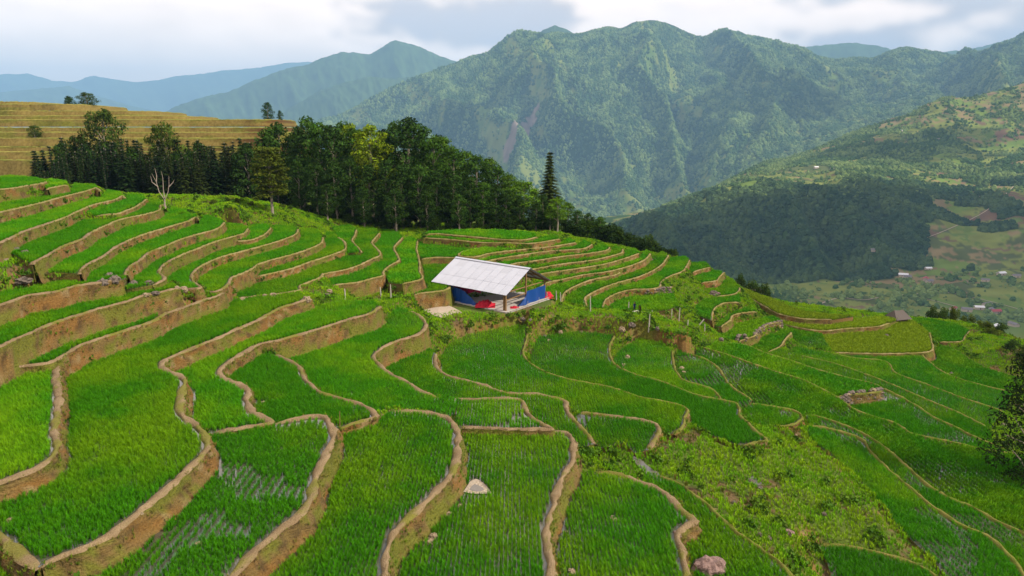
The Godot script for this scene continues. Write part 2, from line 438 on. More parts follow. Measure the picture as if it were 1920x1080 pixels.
	"23.4 r .2|R 1535,1022 1600,1028 1656,1042 1718,1061 1765,1090|B 1700,1130 1570,1120 1552,1060",
	"16.7 r .36|R -60,1120 -60,1121|B -60,1005 0,1014 22,1034 42,1051 75,1073 110,1095 60,1120",
	"14.7 r .3|R -60,704 0,696 50,688 90,683 110,675 125,665 150,650 200,633 240,620 285,605 310,590 340,580 380,565 407,557 420,549|B 400,550 365,547 330,545 300,552 270,558 240,569 200,579 150,594 100,610 50,632 25,642 0,654 -60,684",
	"17.3 r .24|R 790,486 820,484 862,484 866,478|B 862,476 880,470 905,464 900,460 840,452 800,449 785,453 783,468",
]

# ---------------------------------------------------------------- the terraced flank
const CELL := 0.2
const X0 := -72.0
const Z0 := 20.0
const NX := 800
const NZ := 620
const GN := 2            # ground vertices every GN cells
var gx := NX / GN
var gz := NZ / GN
var ids := PackedByteArray()
var bare := PackedByteArray()
var ground := PackedFloat32Array()
var fields := []

# ground held at a level where no rice grows: "drop | outline"
const KNOLLS := [
	"20.0|780,574 800,562 835,558 900,546 1000,550 1052,568 1052,580 988,606 940,611 850,608 800,600",
	"20.5|1050,574 1130,586 1200,592 1280,606 1270,614 1190,606 1100,596 1030,600",
	"21.3|1210,592 1290,608 1320,624 1300,634 1230,618",
	"18.2|605,548 640,544 720,540 765,545 775,560 740,568 690,566 630,556",
	"10.3|-60,472 0,470 30,481 58,497 20,500 -60,500",
	"11.3|60,500 100,514 140,516 110,522 70,516",
	"23.0|1510,830 1545,855 1600,905 1640,955 1670,990 1640,985 1590,930 1540,880 1505,850",
	"21.1|1130,845 1180,860 1200,885 1160,885 1125,870",
	"22.3|1420,880 1480,920 1520,970 1500,1000 1450,950 1410,905",
	"8.5|285,374 300,367 340,364 390,368 400,376 340,378",
	"10.3|410,374 440,384 460,398 430,392",
	"16.6|900,424 1000,428 1060,438 1000,432 900,428",
]

func parse_points(s: String) -> PackedVector2Array:
	var out := PackedVector2Array()
	for p in s.strip_edges().split(" ", false):
		var c := p.split(",")
		if c.size() == 2: out.append(Vector2(float(c[0]), float(c[1])))
	return out

func spline(p: PackedVector2Array, step: float) -> PackedVector2Array:
	var out := PackedVector2Array()
	for k in p.size() - 1:
		var a := p[maxi(k - 1, 0)]
		var b := p[k]
		var c := p[k + 1]
		var d := p[mini(k + 2, p.size() - 1)]
		var n := maxi(1, int(ceil(b.distance_to(c) / step)))
		for s in n:
			out.append(b.cubic_interpolate_in_time(c, a, d, float(s) / n, maxf(b.distance_to(c), 0.01), -maxf(a.distance_to(b), 0.01), maxf(c.distance_to(d) + b.distance_to(c), 0.02)))
	out.append(p[p.size() - 1])
	return out

func hb(x: float, z: float) -> float:    # the flank behind the terraces: drop below the camera
	var d := lerpf(15.5, 19.5, smoothstep(-10.0, 25.0, x))
	d = lerpf(d, 12.0, smoothstep(-25.0, -48.0, x) * (1.0 - smoothstep(88.0, 112.0, z)))
	d += smoothstep(112.0, 135.0, z) * 2.5
	d += smoothstep(8.0, 60.0, x) * 14.0 * smoothstep(100.0, 140.0, z)
	d = lerpf(d, 10.0, smoothstep(138.0, 156.0, z) * smoothstep(-5.0, -45.0, x))
	d = lerpf(d, 60.0, smoothstep(140.0, 230.0, z) * smoothstep(-30.0, 10.0, x))
	d += smoothstep(18.0, 62.0, x) * 9.0 + maxf(x - 62.0, 0.0) * 0.3
	d += smoothstep(34.0, 90.0, x) * smoothstep(112.0, 140.0, z) * 30.0
	return d

func fill(poly: PackedVector2Array, id: int, target: PackedByteArray) -> void:
	var zmin := 1e9
	var zmax := -1e9
	for p in poly:
		zmin = minf(zmin, p.y)
		zmax = maxf(zmax, p.y)
	var n := poly.size()
	for j in range(maxi(0, int((zmin - Z0) / CELL)), mini(NZ - 1, int((zmax - Z0) / CELL) + 1) + 1):
		var z := Z0 + (j + 0.5) * CELL
		var xs := PackedFloat32Array()
		for k in n:
			var a := poly[k]
			var b := poly[(k + 1) % n]
			if (a.y <= z) != (b.y <= z): xs.append(a.x + (b.x - a.x) * (z - a.y) / (b.y - a.y))
		xs.sort()
		for k in range(0, xs.size() - 1, 2):
			for i in range(maxi(0, int(ceil((xs[k] - X0) / CELL - 0.5))), mini(NX - 1, int(floor((xs[k + 1] - X0) / CELL - 0.5))) + 1):
				target[j * NX + i] = id

func cell_of(x: float, z: float) -> int:
	var i := int((x - X0) / CELL)
	var j := int((z - Z0) / CELL)
	return j * NX + i if i >= 0 and j >= 0 and i < NX and j < NZ else -1

func ground_y(x: float, z: float) -> float:
	var fx := (x - X0) / (CELL * GN) - 0.25
	var fz := (z - Z0) / (CELL * GN) - 0.25
	var i := int(floor(fx))
	var j := int(floor(fz))
	if i < 0 or j < 0 or i >= gx - 1 or j >= gz - 1: return -hb(x, z)
	var a := lerpf(ground[j * gx + i], ground[j * gx + i + 1], fx - i)
	var b := lerpf(ground[(j + 1) * gx + i], ground[(j + 1) * gx + i + 1], fx - i)
	return lerpf(a, b, fz - j)

func make_near_ground() -> void:
	ids.resize(NX * NZ)
	ids.fill(255)
	bare.resize(NX * NZ)
	bare.fill(0)
	var rims_px := []
	for line in FIELDS:
		var bits: PackedStringArray = line.split("|")
		for b in bits.slice(1):
			if b.begins_with("R"): rims_px.append([float(bits[0].split(" ", false)[0]), parse_points(b.substr(1))])
	for line in FIELDS:
		var bits: PackedStringArray = line.split("|")
		var head := bits[0].split(" ", false)
		var f := {"drop": float(head[0]), "type": head[1], "w": float(head[2]), "rims": [], "poly": PackedVector2Array()}
		for b in bits.slice(1):
			var px := parse_points(b.substr(1))
			var pl := PackedVector2Array()
			if b.begins_with("R"):
				for p in px: pl.append(un(p.x, p.y, f.drop))
				pl = spline(pl, 0.35)
				f.rims.append(pl)
			else:
				for p in px:      # a back edge that runs along the rim of the next terrace up stops under that rim
					var level: float = f.drop
					var best := 5.0
					for r in rims_px:
						if r[0] >= f.drop - 0.01 or r[0] < f.drop - 3.2: continue
						for k in r[1].size() - 1:
							var dist := p.distance_to(Geometry2D.get_closest_point_to_segment(p, r[1][k], r[1][k + 1]))
							if dist < best:
								best = dist
								level = r[0]
					pl.append(un(p.x, p.y, level) * (1.004 if level < f.drop else 1.0))
			f.poly.append_array(pl)
		var area := 0.0
		for k in f.poly.size(): area += f.poly[k].cross(f.poly[(k + 1) % f.poly.size()])
		f.out = 1.0 if area > 0.0 else -1.0
		fields.append(f)
	fields.sort_custom(func(a, b): return a.drop > b.drop)
	for k in fields.size(): fill(fields[k].poly, k, ids)
	var knoll := PackedByteArray()
	knoll.resize(NX * NZ)
	knoll.fill(255)
	var levels := []
	for line in KNOLLS:
		var b: PackedStringArray = line.split("|")
		var poly := PackedVector2Array()
		for p in parse_points(b[1]): poly.append(un(p.x, p.y, float(b[0])))
		fill(poly, levels.size(), knoll)
		levels.append(float(b[0]))
	# ground heights: fields and knolls are known, the rest is spanned between them
	ground.resize(gx * gz)
	var known := PackedByteArray()
	known.resize(gx * gz)
	for j in gz:
		for i in gx:
			var c := (j * GN) * NX + i * GN
			var x := X0 + (i * GN + 0.5) * CELL
			var z := Z0 + (j * GN + 0.5) * CELL
			var k := j * gx + i
			known[k] = 1
			if ids[c] != 255: ground[k] = -fields[ids[c]].drop
			elif knoll[c] != 255: ground[k] = -levels[knoll[c]]
			elif z > 120.0 or i == 0 or i == gx - 1 or j == 0: ground[k] = -hb(x, z) if z > 100.0 else -clampf(20.0 + x * 0.26, 12.0, 44.0)
			else: known[k] = 0
	for pass_no in 2:      # first guess: the nearest known level
		for jj in gz:
			for ii in gx:
				var i := ii if pass_no == 0 else gx - 1 - ii
				var j := jj if pass_no == 0 else gz - 1 - jj
				var k := j * gx + i
				if known[k] == 1: continue
				var s := -1 if pass_no == 0 else 1
				var a := ground[k + s]
				var b := ground[k + s * gx] if j + s >= 0 and j + s < gz else a
				ground[k] = (a + b) * 0.5 if pass_no == 0 else (a + b + 2.0 * ground[k]) * 0.25
	for it in 70:
		for j in range(1, gz - 1):
			for i in range(1, gx - 1):
				var k := j * gx + i
				if known[k] == 0:
					var m := (ground[k - 1] + ground[k + 1] + ground[k - gx] + ground[k + gx]) * 0.25
					ground[k] += (m - ground[k]) * 1.75
	for k in ground.size():
		if known[k] == 0:
			var x := (k % gx) * CELL * GN
			var z := (k / gx) * CELL * GN
			ground[k] += noise_a.get_noise_2d(x * 0.25, z * 0.25) * 0.34 + noise_b.get_noise_2d(x * 0.8, z * 0.8) * 0.26
	var v := PackedVector3Array()
	var col := PackedColorArray()
	v.resize(gx * gz)
	col.resize(gx * gz)
	for j in gz:
		for i in gx:
			var k := j * gx + i
			var h := ground[k]
			var near := false
			for dj in range(maxi(j - 1, 0), mini(j + 2, gz)):
				for di in range(maxi(i - 1, 0), mini(i + 2, gx)):
					h = minf(h, ground[dj * gx + di])
					if ids[dj * GN * NX + di * GN] != 255: near = true
			if near: h -= 0.2
			var x := X0 + (i * GN + 0.5) * CELL
			var z := Z0 + (j * GN + 0.5) * CELL
			v[k] = Vector3(x, h, -z)
			col[k] = turf_color(x, z)
	for j in range(1, gz - 1):
		for i in range(1, gx - 1):
			var k := j * gx + i
			var st := Vector2(v[k + 1].y - v[k - 1].y, v[k + gx].y - v[k - gx].y).length() / (2.0 * CELL * GN)
			var p := v[k]
			var torn := smoothstep(0.55, 1.0, st + noise_a.get_noise_2d(p.x * 0.35, p.z * 0.35) * 0.8)     # turf torn off, earth and stones showing
			if torn > 0.0: col[k] = col[k].lerp(soil_color(p, 1), torn)
	var idx := grid_index(gx, gz)
	var o := top("hillside", am(v, idx, smooth_normals(v, idx), col), mats.hill_soil)
	tag(o, "grassy hillside of soil and weeds between the terraces", "", "", "structure")
	# the flank running on behind the terraces, under the forest
	var nx := 70
	var nz := 50
	var bv := PackedVector3Array()
	var bc := PackedColorArray()
	for j in nz:
		for i in nx:
			var x := -150.0 + i * 4.2
			var z := 138.0 + j * 3.6
			bv.append(Vector3(x, -hb(x, z) - 0.15 + noise_a.get_noise_2d(x * 0.03, z * 0.03) * 1.2 - (3.0 if j == 0 else 0.0), -z))
			bc.append(turf_color(x, z))
	var bi := grid_index(nx, nz)
	o = top("forest_ground", am(bv, bi, smooth_normals(bv, bi), bc), mats.hill_soil)
	tag(o, "dark leaf-strewn ground under the forest behind the terraces", "", "", "structure")

func turf_color(x: float, z: float) -> Color:
	var a := noise_a.get_noise_2d(x * 0.13, z * 0.13)
	var b := noise_b.get_noise_2d(x * 0.9 + 40.0, z * 0.9)
	var g := Color(0.08, 0.128, 0.016)
	if a + b * 0.5 > 0.36: g = Color(0.128, 0.088, 0.04)
	elif a + b * 0.6 < -0.25: g = Color(0.104, 0.168, 0.016)
	return g

func rim_frame(rim: PackedVector2Array, out: float) -> PackedVector2Array:
	var n := PackedVector2Array()
	for k in rim.size():
		var d := (rim[mini(k + 1, rim.size() - 1)] - rim[maxi(k - 1, 0)]).normalized()
		n.append(Vector2(d.y, -d.x) * out)
	return n

func make_terraces() -> void:
	var clump := rice_clump(19, 0.36, 0.0095, 21)
	var clump_far := rice_clump(14, 0.38, 0.018, 22)
	var tuft := rice_clump(8, 0.30, 0.016, 23)
	var ribbons := []
	for fi in fields.size():
		var f = fields[fi]
		for rim in f.rims:
			if rim.size() < 3: continue
			var nr := rim_frame(rim, f.out)
			var drops := PackedFloat32Array()
			for k in rim.size():
				var lo := 0.0
				for o in [0.35, 0.6, 0.9, 1.3]:
					var q: Vector2 = rim[k] + nr[k] * (o + f.w * 0.5)
					var c := cell_of(q.x, q.y)
					if c >= 0 and ids[c] != 255:
						if ids[c] == fi: continue
						lo = f.drop - fields[ids[c]].drop
						break
					lo = minf(lo, ground_y(q.x, q.y) + f.drop)
				drops.append(clampf(-lo, 0.12, 3.0))
			for s in 3:
				var t := drops.duplicate()
				for k in drops.size():
					drops[k] = (t[maxi(k - 2, 0)] + t[maxi(k - 1, 0)] + t[k] + t[mini(k + 1, t.size() - 1)] + t[mini(k + 2, t.size() - 1)]) / 5.0
			ribbons.append([fi, rim, nr, drops])
			for k in rim.size() - 1:
				for s in 3:
					var p: Vector2 = rim[k].lerp(rim[k + 1], s / 3.0)
					var o: float = -f.w * 0.62
					while o < f.w * 0.5 + drops[k] * 0.30:
						var q: Vector2 = p + nr[k] * o
						var c := cell_of(q.x, q.y)
						if c >= 0 and (ids[c] == 255 or ids[c] <= fi): bare[c] = 1
						o += 0.12
	for r in ROCKS:     # nothing grows under a rock
		var hit := on_ground(r[0], r[1])
		var p := Vector2(hit.x, -hit.z)
		var rad: float = r[3] * 0.45
		for dj in range(-4, 5):
			for di in range(-4, 5):
				if Vector2(di, dj).length() * CELL < rad:
					var c := cell_of(p.x + di * CELL, p.y + dj * CELL)
					if c >= 0: bare[c] = 1
	for px in ["866,928 876,912 884,902 892,899 906,907 920,921 925,930 905,932 882,932"]:     # open water and silt
		var pl := PackedVector2Array()
		for p in parse_points(px):
			var h := on_ground(p.x, p.y)
			pl.append(Vector2(h.x, -h.z))
		fill(pl, 1, bare)
	var nodes := []
	for fi in fields.size():
		var f = fields[fi]
		var root := Node3D.new()
		root.name = numbered("rice_terrace")
		add_child(root)
		var words := "level rice terrace planted with young green rice behind an earth bund"
		if f.type == "s": words = "thinly planted rice terrace with water showing between the rows"
		if f.type == "y": words = "yellow green rice terrace on the falling spur by the thatched hut"
		tag(root, words, "", "rice terraces stepping down the hillside", "structure")
		nodes.append(root)
		var outlines := [f.poly]
		if Geometry2D.triangulate_polygon(f.poly).size() == 0:
			var ring: PackedVector2Array = f.poly.duplicate()
			if Geometry2D.is_polygon_clockwise(ring): ring.reverse()
			outlines = Geometry2D.offset_polygon(ring, 0.02)
		var pv := PackedVector3Array()
		var pn := PackedVector3Array()
		var pi := PackedInt32Array()
		for poly in outlines:
			if Geometry2D.is_polygon_clockwise(poly) and outlines.size() > 1: continue
			var tri := Geometry2D.triangulate_polygon(poly)
			var n0 := pv.size()
			for p in poly:
				pv.append(Vector3(p.x, -f.drop, -p.y))
				pn.append(Vector3.UP)
			for k in range(0, tri.size(), 3):
				var up := (pv[n0 + tri[k + 2]] - pv[n0 + tri[k]]).cross(pv[n0 + tri[k + 1]] - pv[n0 + tri[k]]).y > 0.0
				pi.append_array(PackedInt32Array([n0 + tri[k], n0 + tri[k + (1 if up else 2)], n0 + tri[k + (2 if up else 1)]]))
		if pi.size() > 0: part("paddy_water", am(pv, pi, pn), mats.paddy_water, root)
		var sv := PackedVector3Array()
		var sc := PackedColorArray()
		for k in f.poly.size() + 1:
			var p: Vector2 = f.poly[k % f.poly.size()]
			for t in [0.0, 0.6, 1.4]:
				sv.append(Vector3(p.x, -f.drop - t - 0.01, -p.y))
				sc.append(soil_color(sv[sv.size() - 1], 1))
		var si := grid_index(3, f.poly.size() + 1)
		part("earth_edge", am(sv, si, smooth_normals(sv, si), sc), mats.bank_soil, root)
		if pi.size() == 0: print("no triangles for field ", fi, " drop ", f.drop)
	for r in ribbons: make_ribbon(nodes[r[0]], fields[r[0]], r[1], r[2], r[3], tuft)
	# rice
	var bufs := []
	for k in fields.size(): bufs.append(PackedFloat32Array())
	for jj in NZ * 2:
		var j := jj / 2
		var z := Z0 + (jj * 0.5 + 0.25) * CELL
		if jj % 2 == 1 and z > 62.0: continue
		for i in NX:
			var c := j * NX + i
			var id := ids[c]
			if id == 255 or bare[c] == 1: continue
			var x := X0 + (i + 0.5) * CELL
			if absf(x) > z * 0.82 + 2.0: continue
			var f = fields[id]
			var far := z > 74.0
			var op := noise_b.get_noise_2d(x * 0.16 + f.drop * 7.0, z * 0.16)
			var thin := noise_a.get_noise_2d(x * 0.55 + 90.0, z * 0.55)
			var size := 1.0 + 0.22 * thin
			if rng.randf() < 0.02 + 0.20 * smoothstep(0.25, 0.5, -thin): continue
			if f.type == "s":
				if op > 0.16 and i % 2 == 0: continue
				if op > 0.46 and z < 48.0 and x < 6.0 and (i % 4 == 1 or j % 3 == 0): continue
				size *= 0.88 if op > 0.16 else 0.96
			var sc := size * rng.randf_range(0.78, 1.18) * (1.1 if far else 1.0)
			var a := rng.randf() * TAU
			var own := sin(f.drop * 37.0) * 0.22
			var tint := noise_a.get_noise_2d(x * 0.09, z * 0.09 + f.drop) * 1.3 + noise_b.get_noise_2d(x * 0.5, z * 0.5) * 0.35
			var light := rng.randf_range(0.78, 1.2) * (1.0 + 0.10 * sin(f.drop * 91.0))
			var col := Color(0.052, 0.222, 0.004).lerp(Color(0.140, 0.295, 0.005), clampf(0.26 + own + tint, 0.0, 1.0))
			if f.type == "y": col = Color(0.19, 0.27, 0.010)
			var b: PackedFloat32Array = bufs[id]
			b.append_array(PackedFloat32Array([cos(a) * sc, 0.0, sin(a) * sc, x + rng.randf_range(-0.035, 0.035), 0.0, sc, 0.0, -f.drop - 0.01,
				-sin(a) * sc, 0.0, cos(a) * sc, -(z + rng.randf_range(-0.05, 0.05)), col.r * light, col.g * light, col.b * light, 1.0]))
			bufs[id] = b
	var total := 0
	for k in fields.size():
		if bufs[k].size() == 0: continue
		total += bufs[k].size() / 16
		var mm := scatter("rice", clump_far if fields[k].poly[0].y > 74.0 else clump, bufs[k], mats.rice, nodes[k])
		tag(mm, "", "", "", "stuff")

func scatter(called: String, mesh: Mesh, buf: PackedFloat32Array, m: Material, parent: Node) -> MultiMeshInstance3D:
	var mm := MultiMesh.new()
	mm.transform_format = MultiMesh.TRANSFORM_3D
	mm.use_colors = true
	mm.mesh = mesh
	mm.instance_count = buf.size() / 16
	mm.buffer = buf
	var o := MultiMeshInstance3D.new()
	o.name = called
	o.multimesh = mm
	o.material_override = m
	parent.add_child(o, true)
	return o

func put(b: PackedFloat32Array, p: Vector3, basis: Basis, c: Color) -> void:
	b.append_array(PackedFloat32Array([basis.x.x, basis.y.x, basis.z.x, p.x, basis.x.y, basis.y.y, basis.z.y, p.y, basis.x.z, basis.y.z, basis.z.z, p.z, c.r, c.g, c.b, 1.0]))

func rice_clump(blades: int, high: float, wide: float, sd: int) -> ArrayMesh:
	var r := RandomNumberGenerator.new()
	r.seed = sd
	var b := Build.new()
	for k in blades:
		var a := r.randf() * TAU
		var base := Vector3(cos(a), 0, sin(a)) * r.randf() * 0.06
		var dir := Vector3(cos(a + r.randf_range(-0.8, 0.8)), 0, sin(a + r.randf_range(-0.8, 0.8)))
		var h := high * r.randf_range(0.65, 1.1)
		var lean := r.randf_range(0.05, 0.38) * h
		var side := Vector3(-dir.z, 0, dir.x).rotated(Vector3.UP, r.randf_range(-0.9, 0.9)) * wide * r.randf_range(0.7, 1.2)
		var mid := base + Vector3.UP * h * 0.6 + dir * lean * 0.4
		var tip := base + Vector3.UP * h * r.randf_range(0.86, 1.0) + dir * lean * 1.2
		var g := r.randf_range(0.8, 1.2)
		var c := Color(g, g, g)
		b.quad(base - side * 0.6, base + side * 0.6, mid + side, mid - side, c)
		b.tri(mid - side, mid + side, tip, c)
	return b.mesh(false, true)

func soil_color(p: Vector3, kind: int) -> Color:
	var a := noise_a.get_noise_3d(p.x * 0.22, p.y * 0.5, p.z * 0.22)
	var b := noise_b.get_noise_3d(p.x * 1.1 + 9.0, p.y * 1.1, p.z * 1.1)
	if kind >= 2:    # bund grown over with short grass
		return Color(0.20, 0.185, 0.050).lerp(Color(0.125, 0.160, 0.016) if kind == 2 else Color(0.275, 0.235, 0.110), clampf(0.5 + b * 1.2 + a * 0.4, 0.0, 1.0))
	if kind == 0:    # trodden bund
		var c := Color(0.200, 0.145, 0.082).lerp(Color(0.285, 0.215, 0.130), clampf(0.5 + b, 0.0, 1.0))
		return c.lerp(Color(0.17, 0.165, 0.035), smoothstep(0.14, 0.30, a + b * 0.3))
	var e := Color(0.172, 0.120, 0.044).lerp(Color(0.205, 0.112, 0.032), smoothstep(-0.05, 0.35, a))
	e = e.lerp(Color(0.27, 0.20, 0.10), smoothstep(0.22, 0.42, b))
	e = e.lerp(Color(0.075, 0.050, 0.022), smoothstep(0.30, 0.42, -b) * 0.8)
	return e.lerp(Color(0.135, 0.145, 0.020), smoothstep(0.0, 0.18, -a + b * 0.5 - 0.03))

func make_ribbon(root: Node3D, f: Dictionary, rim: PackedVector2Array, nr: PackedVector2Array, drops: PackedFloat32Array, tuft: Mesh) -> void:
	var n := rim.size()
	var w: float = f.w
	var bv := PackedVector3Array()
	var bc := PackedColorArray()
	var kv := PackedVector3Array()
	var kc := PackedColorArray()
	var grass := PackedFloat32Array()
	var rough := 0.5 + w * 0.7
	var lush: bool = f.drop > 20.9 and rim[0].x > -12.0 and rim[0].y < 80.0
	for k in n:
		var d := drops[k]
		var p := rim[k]
		var o := nr[k]
		w = f.w * (1.0 + 0.75 * noise_b.get_noise_2d(p.x * 0.5 + 17.0, p.y * 0.5))
		var e := minf(1.0, minf(k, n - 1 - k) * 0.35 / 0.9)     # the ends sink into the ground
		var s1 := noise_a.get_noise_2d(p.x * 1.1, p.y * 1.1) * 0.16 * rough
		var s2 := noise_b.get_noise_2d(p.x * 3.1, p.y * 3.1) * 0.11 * rough
		var prof := [[-w * 0.72, -0.06], [-w * 0.5 + s1 * 0.6, 0.10 * e], [-w * 0.12 + s1, (0.17 + s2) * e], [w * 0.26 + s1, (0.165 - s2) * e], [w * 0.5 + s1 + s2, 0.05 * e]]
		for q in prof:
			var a := p + o * float(q[0])
			var P := Vector3(a.x, -f.drop + float(q[1]) - 0.05 * (1.0 - e), -a.y)
			bv.append(P)
			bc.append(soil_color(P, 2 if lush else (3 if p.y > 66.0 else 0)))
		for q in [[0.0, 0.0], [0.03, 0.22], [0.08, 0.48], [0.16, 0.76], [0.26, 1.0], [0.36, 1.0]]:
			var t: float = q[1]
			var bulge := (noise_a.get_noise_3d(p.x * 0.9, t * d * 1.2, p.y * 0.9) * 0.34 + noise_b.get_noise_3d(p.x * 2.7, t * d * 3.0, p.y * 2.7) * 0.17) * rough * sin(clampf(t, 0.0, 1.0) * PI * 0.85 + 0.12)
			var a := p + o * (w * 0.5 + s1 + s2 + float(q[0]) * d + bulge)
			var y := 0.05 * e - t * d - (0.25 if q[0] > 0.3 else 0.0)
			var P := Vector3(a.x, -f.drop + y - 0.05 * (1.0 - e), -a.y)
			kv.append(P)
			kc.append(soil_color(P, 1))
		# weeds on the bank and along its lip
		var g := noise_a.get_noise_2d(p.x * 0.17 + 31.0, p.y * 0.17)
		var many := 4 if g > 0.12 or lush else (2 if g > -0.15 else 1)
		if d < 0.3: many = 1
		if w > 0.28 and noise_b.get_noise_2d(p.x * 0.7 + 5.0, p.y * 0.7) > -0.15:      # tufts along the bund itself
			for s in 2:
				var e2 := p + o * w * (0.45 if rng.randf() < 0.6 else -0.4) + Vector2(rng.randf_range(-0.15, 0.15), rng.randf_range(-0.15, 0.15))
				var z2 := rng.randf_range(0.3, 0.6)
				put(grass, Vector3(e2.x, -f.drop + 0.08, -e2.y), Basis(Vector3.UP, rng.randf() * TAU).scaled(Vector3(z2, z2 * 0.7, z2)), Color(0.13, 0.17, 0.015).lerp(Color(0.22, 0.18, 0.05), rng.randf()))
		for s in many + (1 if k % 2 == 0 else 0):
			var t := pow(rng.randf(), 1.3)
			if s == 0 and k % 2 == 0: t = 0.02
			var a := p + o * (w * 0.5 + 0.22 * t * d) + Vector2(rng.randf_range(-0.2, 0.2), rng.randf_range(-0.2, 0.2))
			var sc := rng.randf_range(0.5, 1.05) * (0.8 if rim[k].y > 74.0 else 1.0)
			var col := Color(0.1258, 0.1628, 0.0148).lerp(Color(0.1924, 0.1554, 0.037), rng.randf())
			if g > 0.2 or lush: col = Color(0.074, 0.148, 0.0111).lerp(Color(0.1406, 0.185, 0.0148), rng.randf())
			put(grass, Vector3(a.x, -f.drop + 0.02 - t * d, -a.y), Basis(Vector3.UP, rng.randf() * TAU).scaled(Vector3(sc, sc * 0.8, sc)), col)
	var i5 := grid_index(5, n)
	part("bund", am(bv, i5, smooth_normals(bv, i5), bc), mats.bund_soil, root)
	var i6 := grid_index(6, n)
	part("bank", am(kv, i6, smooth_normals(kv, i6), kc), mats.bank_soil, root)
	if grass.size() > 0: tag(scatter("bank_grass", tuft, grass, mats.grass, root), "", "", "", "stuff")

func make_ground_cover() -> void:
	var tuft := rice_clump(9, 0.34, 0.020, 31)
	var herb := herb_mesh(33)
	var buf := PackedFloat32Array()
	var weeds := PackedFloat32Array()
	for j in NZ:
		var z := Z0 + (j + 0.5) * CELL
		if z > 118.0: break
		for i in NX:
			var c := j * NX + i
			if ids[c] != 255: continue
			var x := X0 + (i + 0.5) * CELL
			if absf(x) > z * 0.8 + 2.0: continue
			if in_yard(x, z): continue
			var a := noise_a.get_noise_2d(x * 0.13, z * 0.13)
			var b := noise_b.get_noise_2d(x * 0.9 + 40.0, z * 0.9)
			var dry := a + b * 0.5 > 0.36
			if rng.randf() > (0.30 if dry else 0.85): continue
			var jx := x + rng.randf_range(-0.1, 0.1)
			var jz := z + rng.randf_range(-0.1, 0.1)
			var y := ground_y(jx, jz) - 0.06
			if bare[c] == 1: y -= 0.1
			var sc := rng.randf_range(0.55, 1.2)
			var col := Color(0.135, 0.325, 0.008).lerp(Color(0.235, 0.385, 0.010), clampf(0.5 + noise_b.get_noise_2d(x * 0.3, z * 0.3) * 1.2, 0.0, 1.0))
			if dry: col = Color(0.1728, 0.1368, 0.036).lerp(Color(0.108, 0.144, 0.0144), rng.randf())
			col = col * rng.randf_range(0.7, 1.15)
			put(buf, Vector3(jx, y, -jz), Basis(Vector3.UP, rng.randf() * TAU).scaled(Vector3(sc, sc, sc)), col)
			var steep := absf(ground_y(x + 0.4, z) - ground_y(x - 0.4, z)) + absf(ground_y(x, z + 0.4) - ground_y(x, z - 0.4)) > 0.6
			if (noise_a.get_noise_2d(x * 0.31 + 77.0, z * 0.31) > 0.26 and rng.randf() < 0.10) or (steep and rng.randf() < 0.07):
				var s := rng.randf_range(0.6, 1.4)
				put(weeds, Vector3(jx, y, -jz), Basis(Vector3.UP, rng.randf() * TAU).scaled(Vector3(s, s, s)), Color(0.036, 0.0936, 0.00864).lerp(Color(0.072, 0.1368, 0.0108), rng.randf()))
	var o := scatter("hillside_grass", tuft, buf, mats.grass, self)
	tag(o, "rough green grass growing over the knoll and slopes", "grass", "", "stuff")
	o = scatter("weeds", herb, weeds, mats.leaves, self)
	tag(o, "dark leafy weeds scattered through the rough grass", "weeds", "", "stuff")

func herb_mesh(sd: int) -> ArrayMesh:
	var r := RandomNumberGenerator.new()
	r.seed = sd
	var b := Build.new()
	for k in 46:
		var d := Vector3(r.randfn(), absf(r.randfn()) * 0.9 + 0.15, r.randfn()).normalized()
		var p := d * r.randf_range(0.12, 0.42)
		var t := d.cross(Vector3(r.randfn(), r.randfn(), r.randfn())).normalized() * r.randf_range(0.05, 0.10)
		var s := (d * 0.5 + Vector3(r.randfn(), r.randfn(), r.randfn()) * 0.4).normalized() * r.randf_range(0.07, 0.13)
		var g := r.randf_range(0.7, 1.25)
		b.quad(p - s, p + t, p + s, p - t, Color(g, g, g))
	return b.mesh(false, true)

var yard_poly := PackedVector2Array()
func in_yard(x: float, z: float) -> bool:
	if yard_poly.is_empty():
		for p in parse_points("790,576 801,566 836,570 850,562 1000,548 1044,566 1040,572 1000,582 945,592 905,588 845,583 826,590 812,589"):
			yard_poly.append(un(p.x, p.y, 20.0))
	return Geometry2D.is_point_in_polygon(Vector2(x, z), yard_poly)

func on_ground(u: float, v: float) -> Vector3:      # where the sight line through a pixel meets the flank
	var s := slopes(u, v)
	var d := 22.0
	while d < 135.0:
		if s.y * d <= surf_y(s.x * d, d): break
		d += 0.2
	return Vector3(s.x * d, surf_y(s.x * d, d), -d)

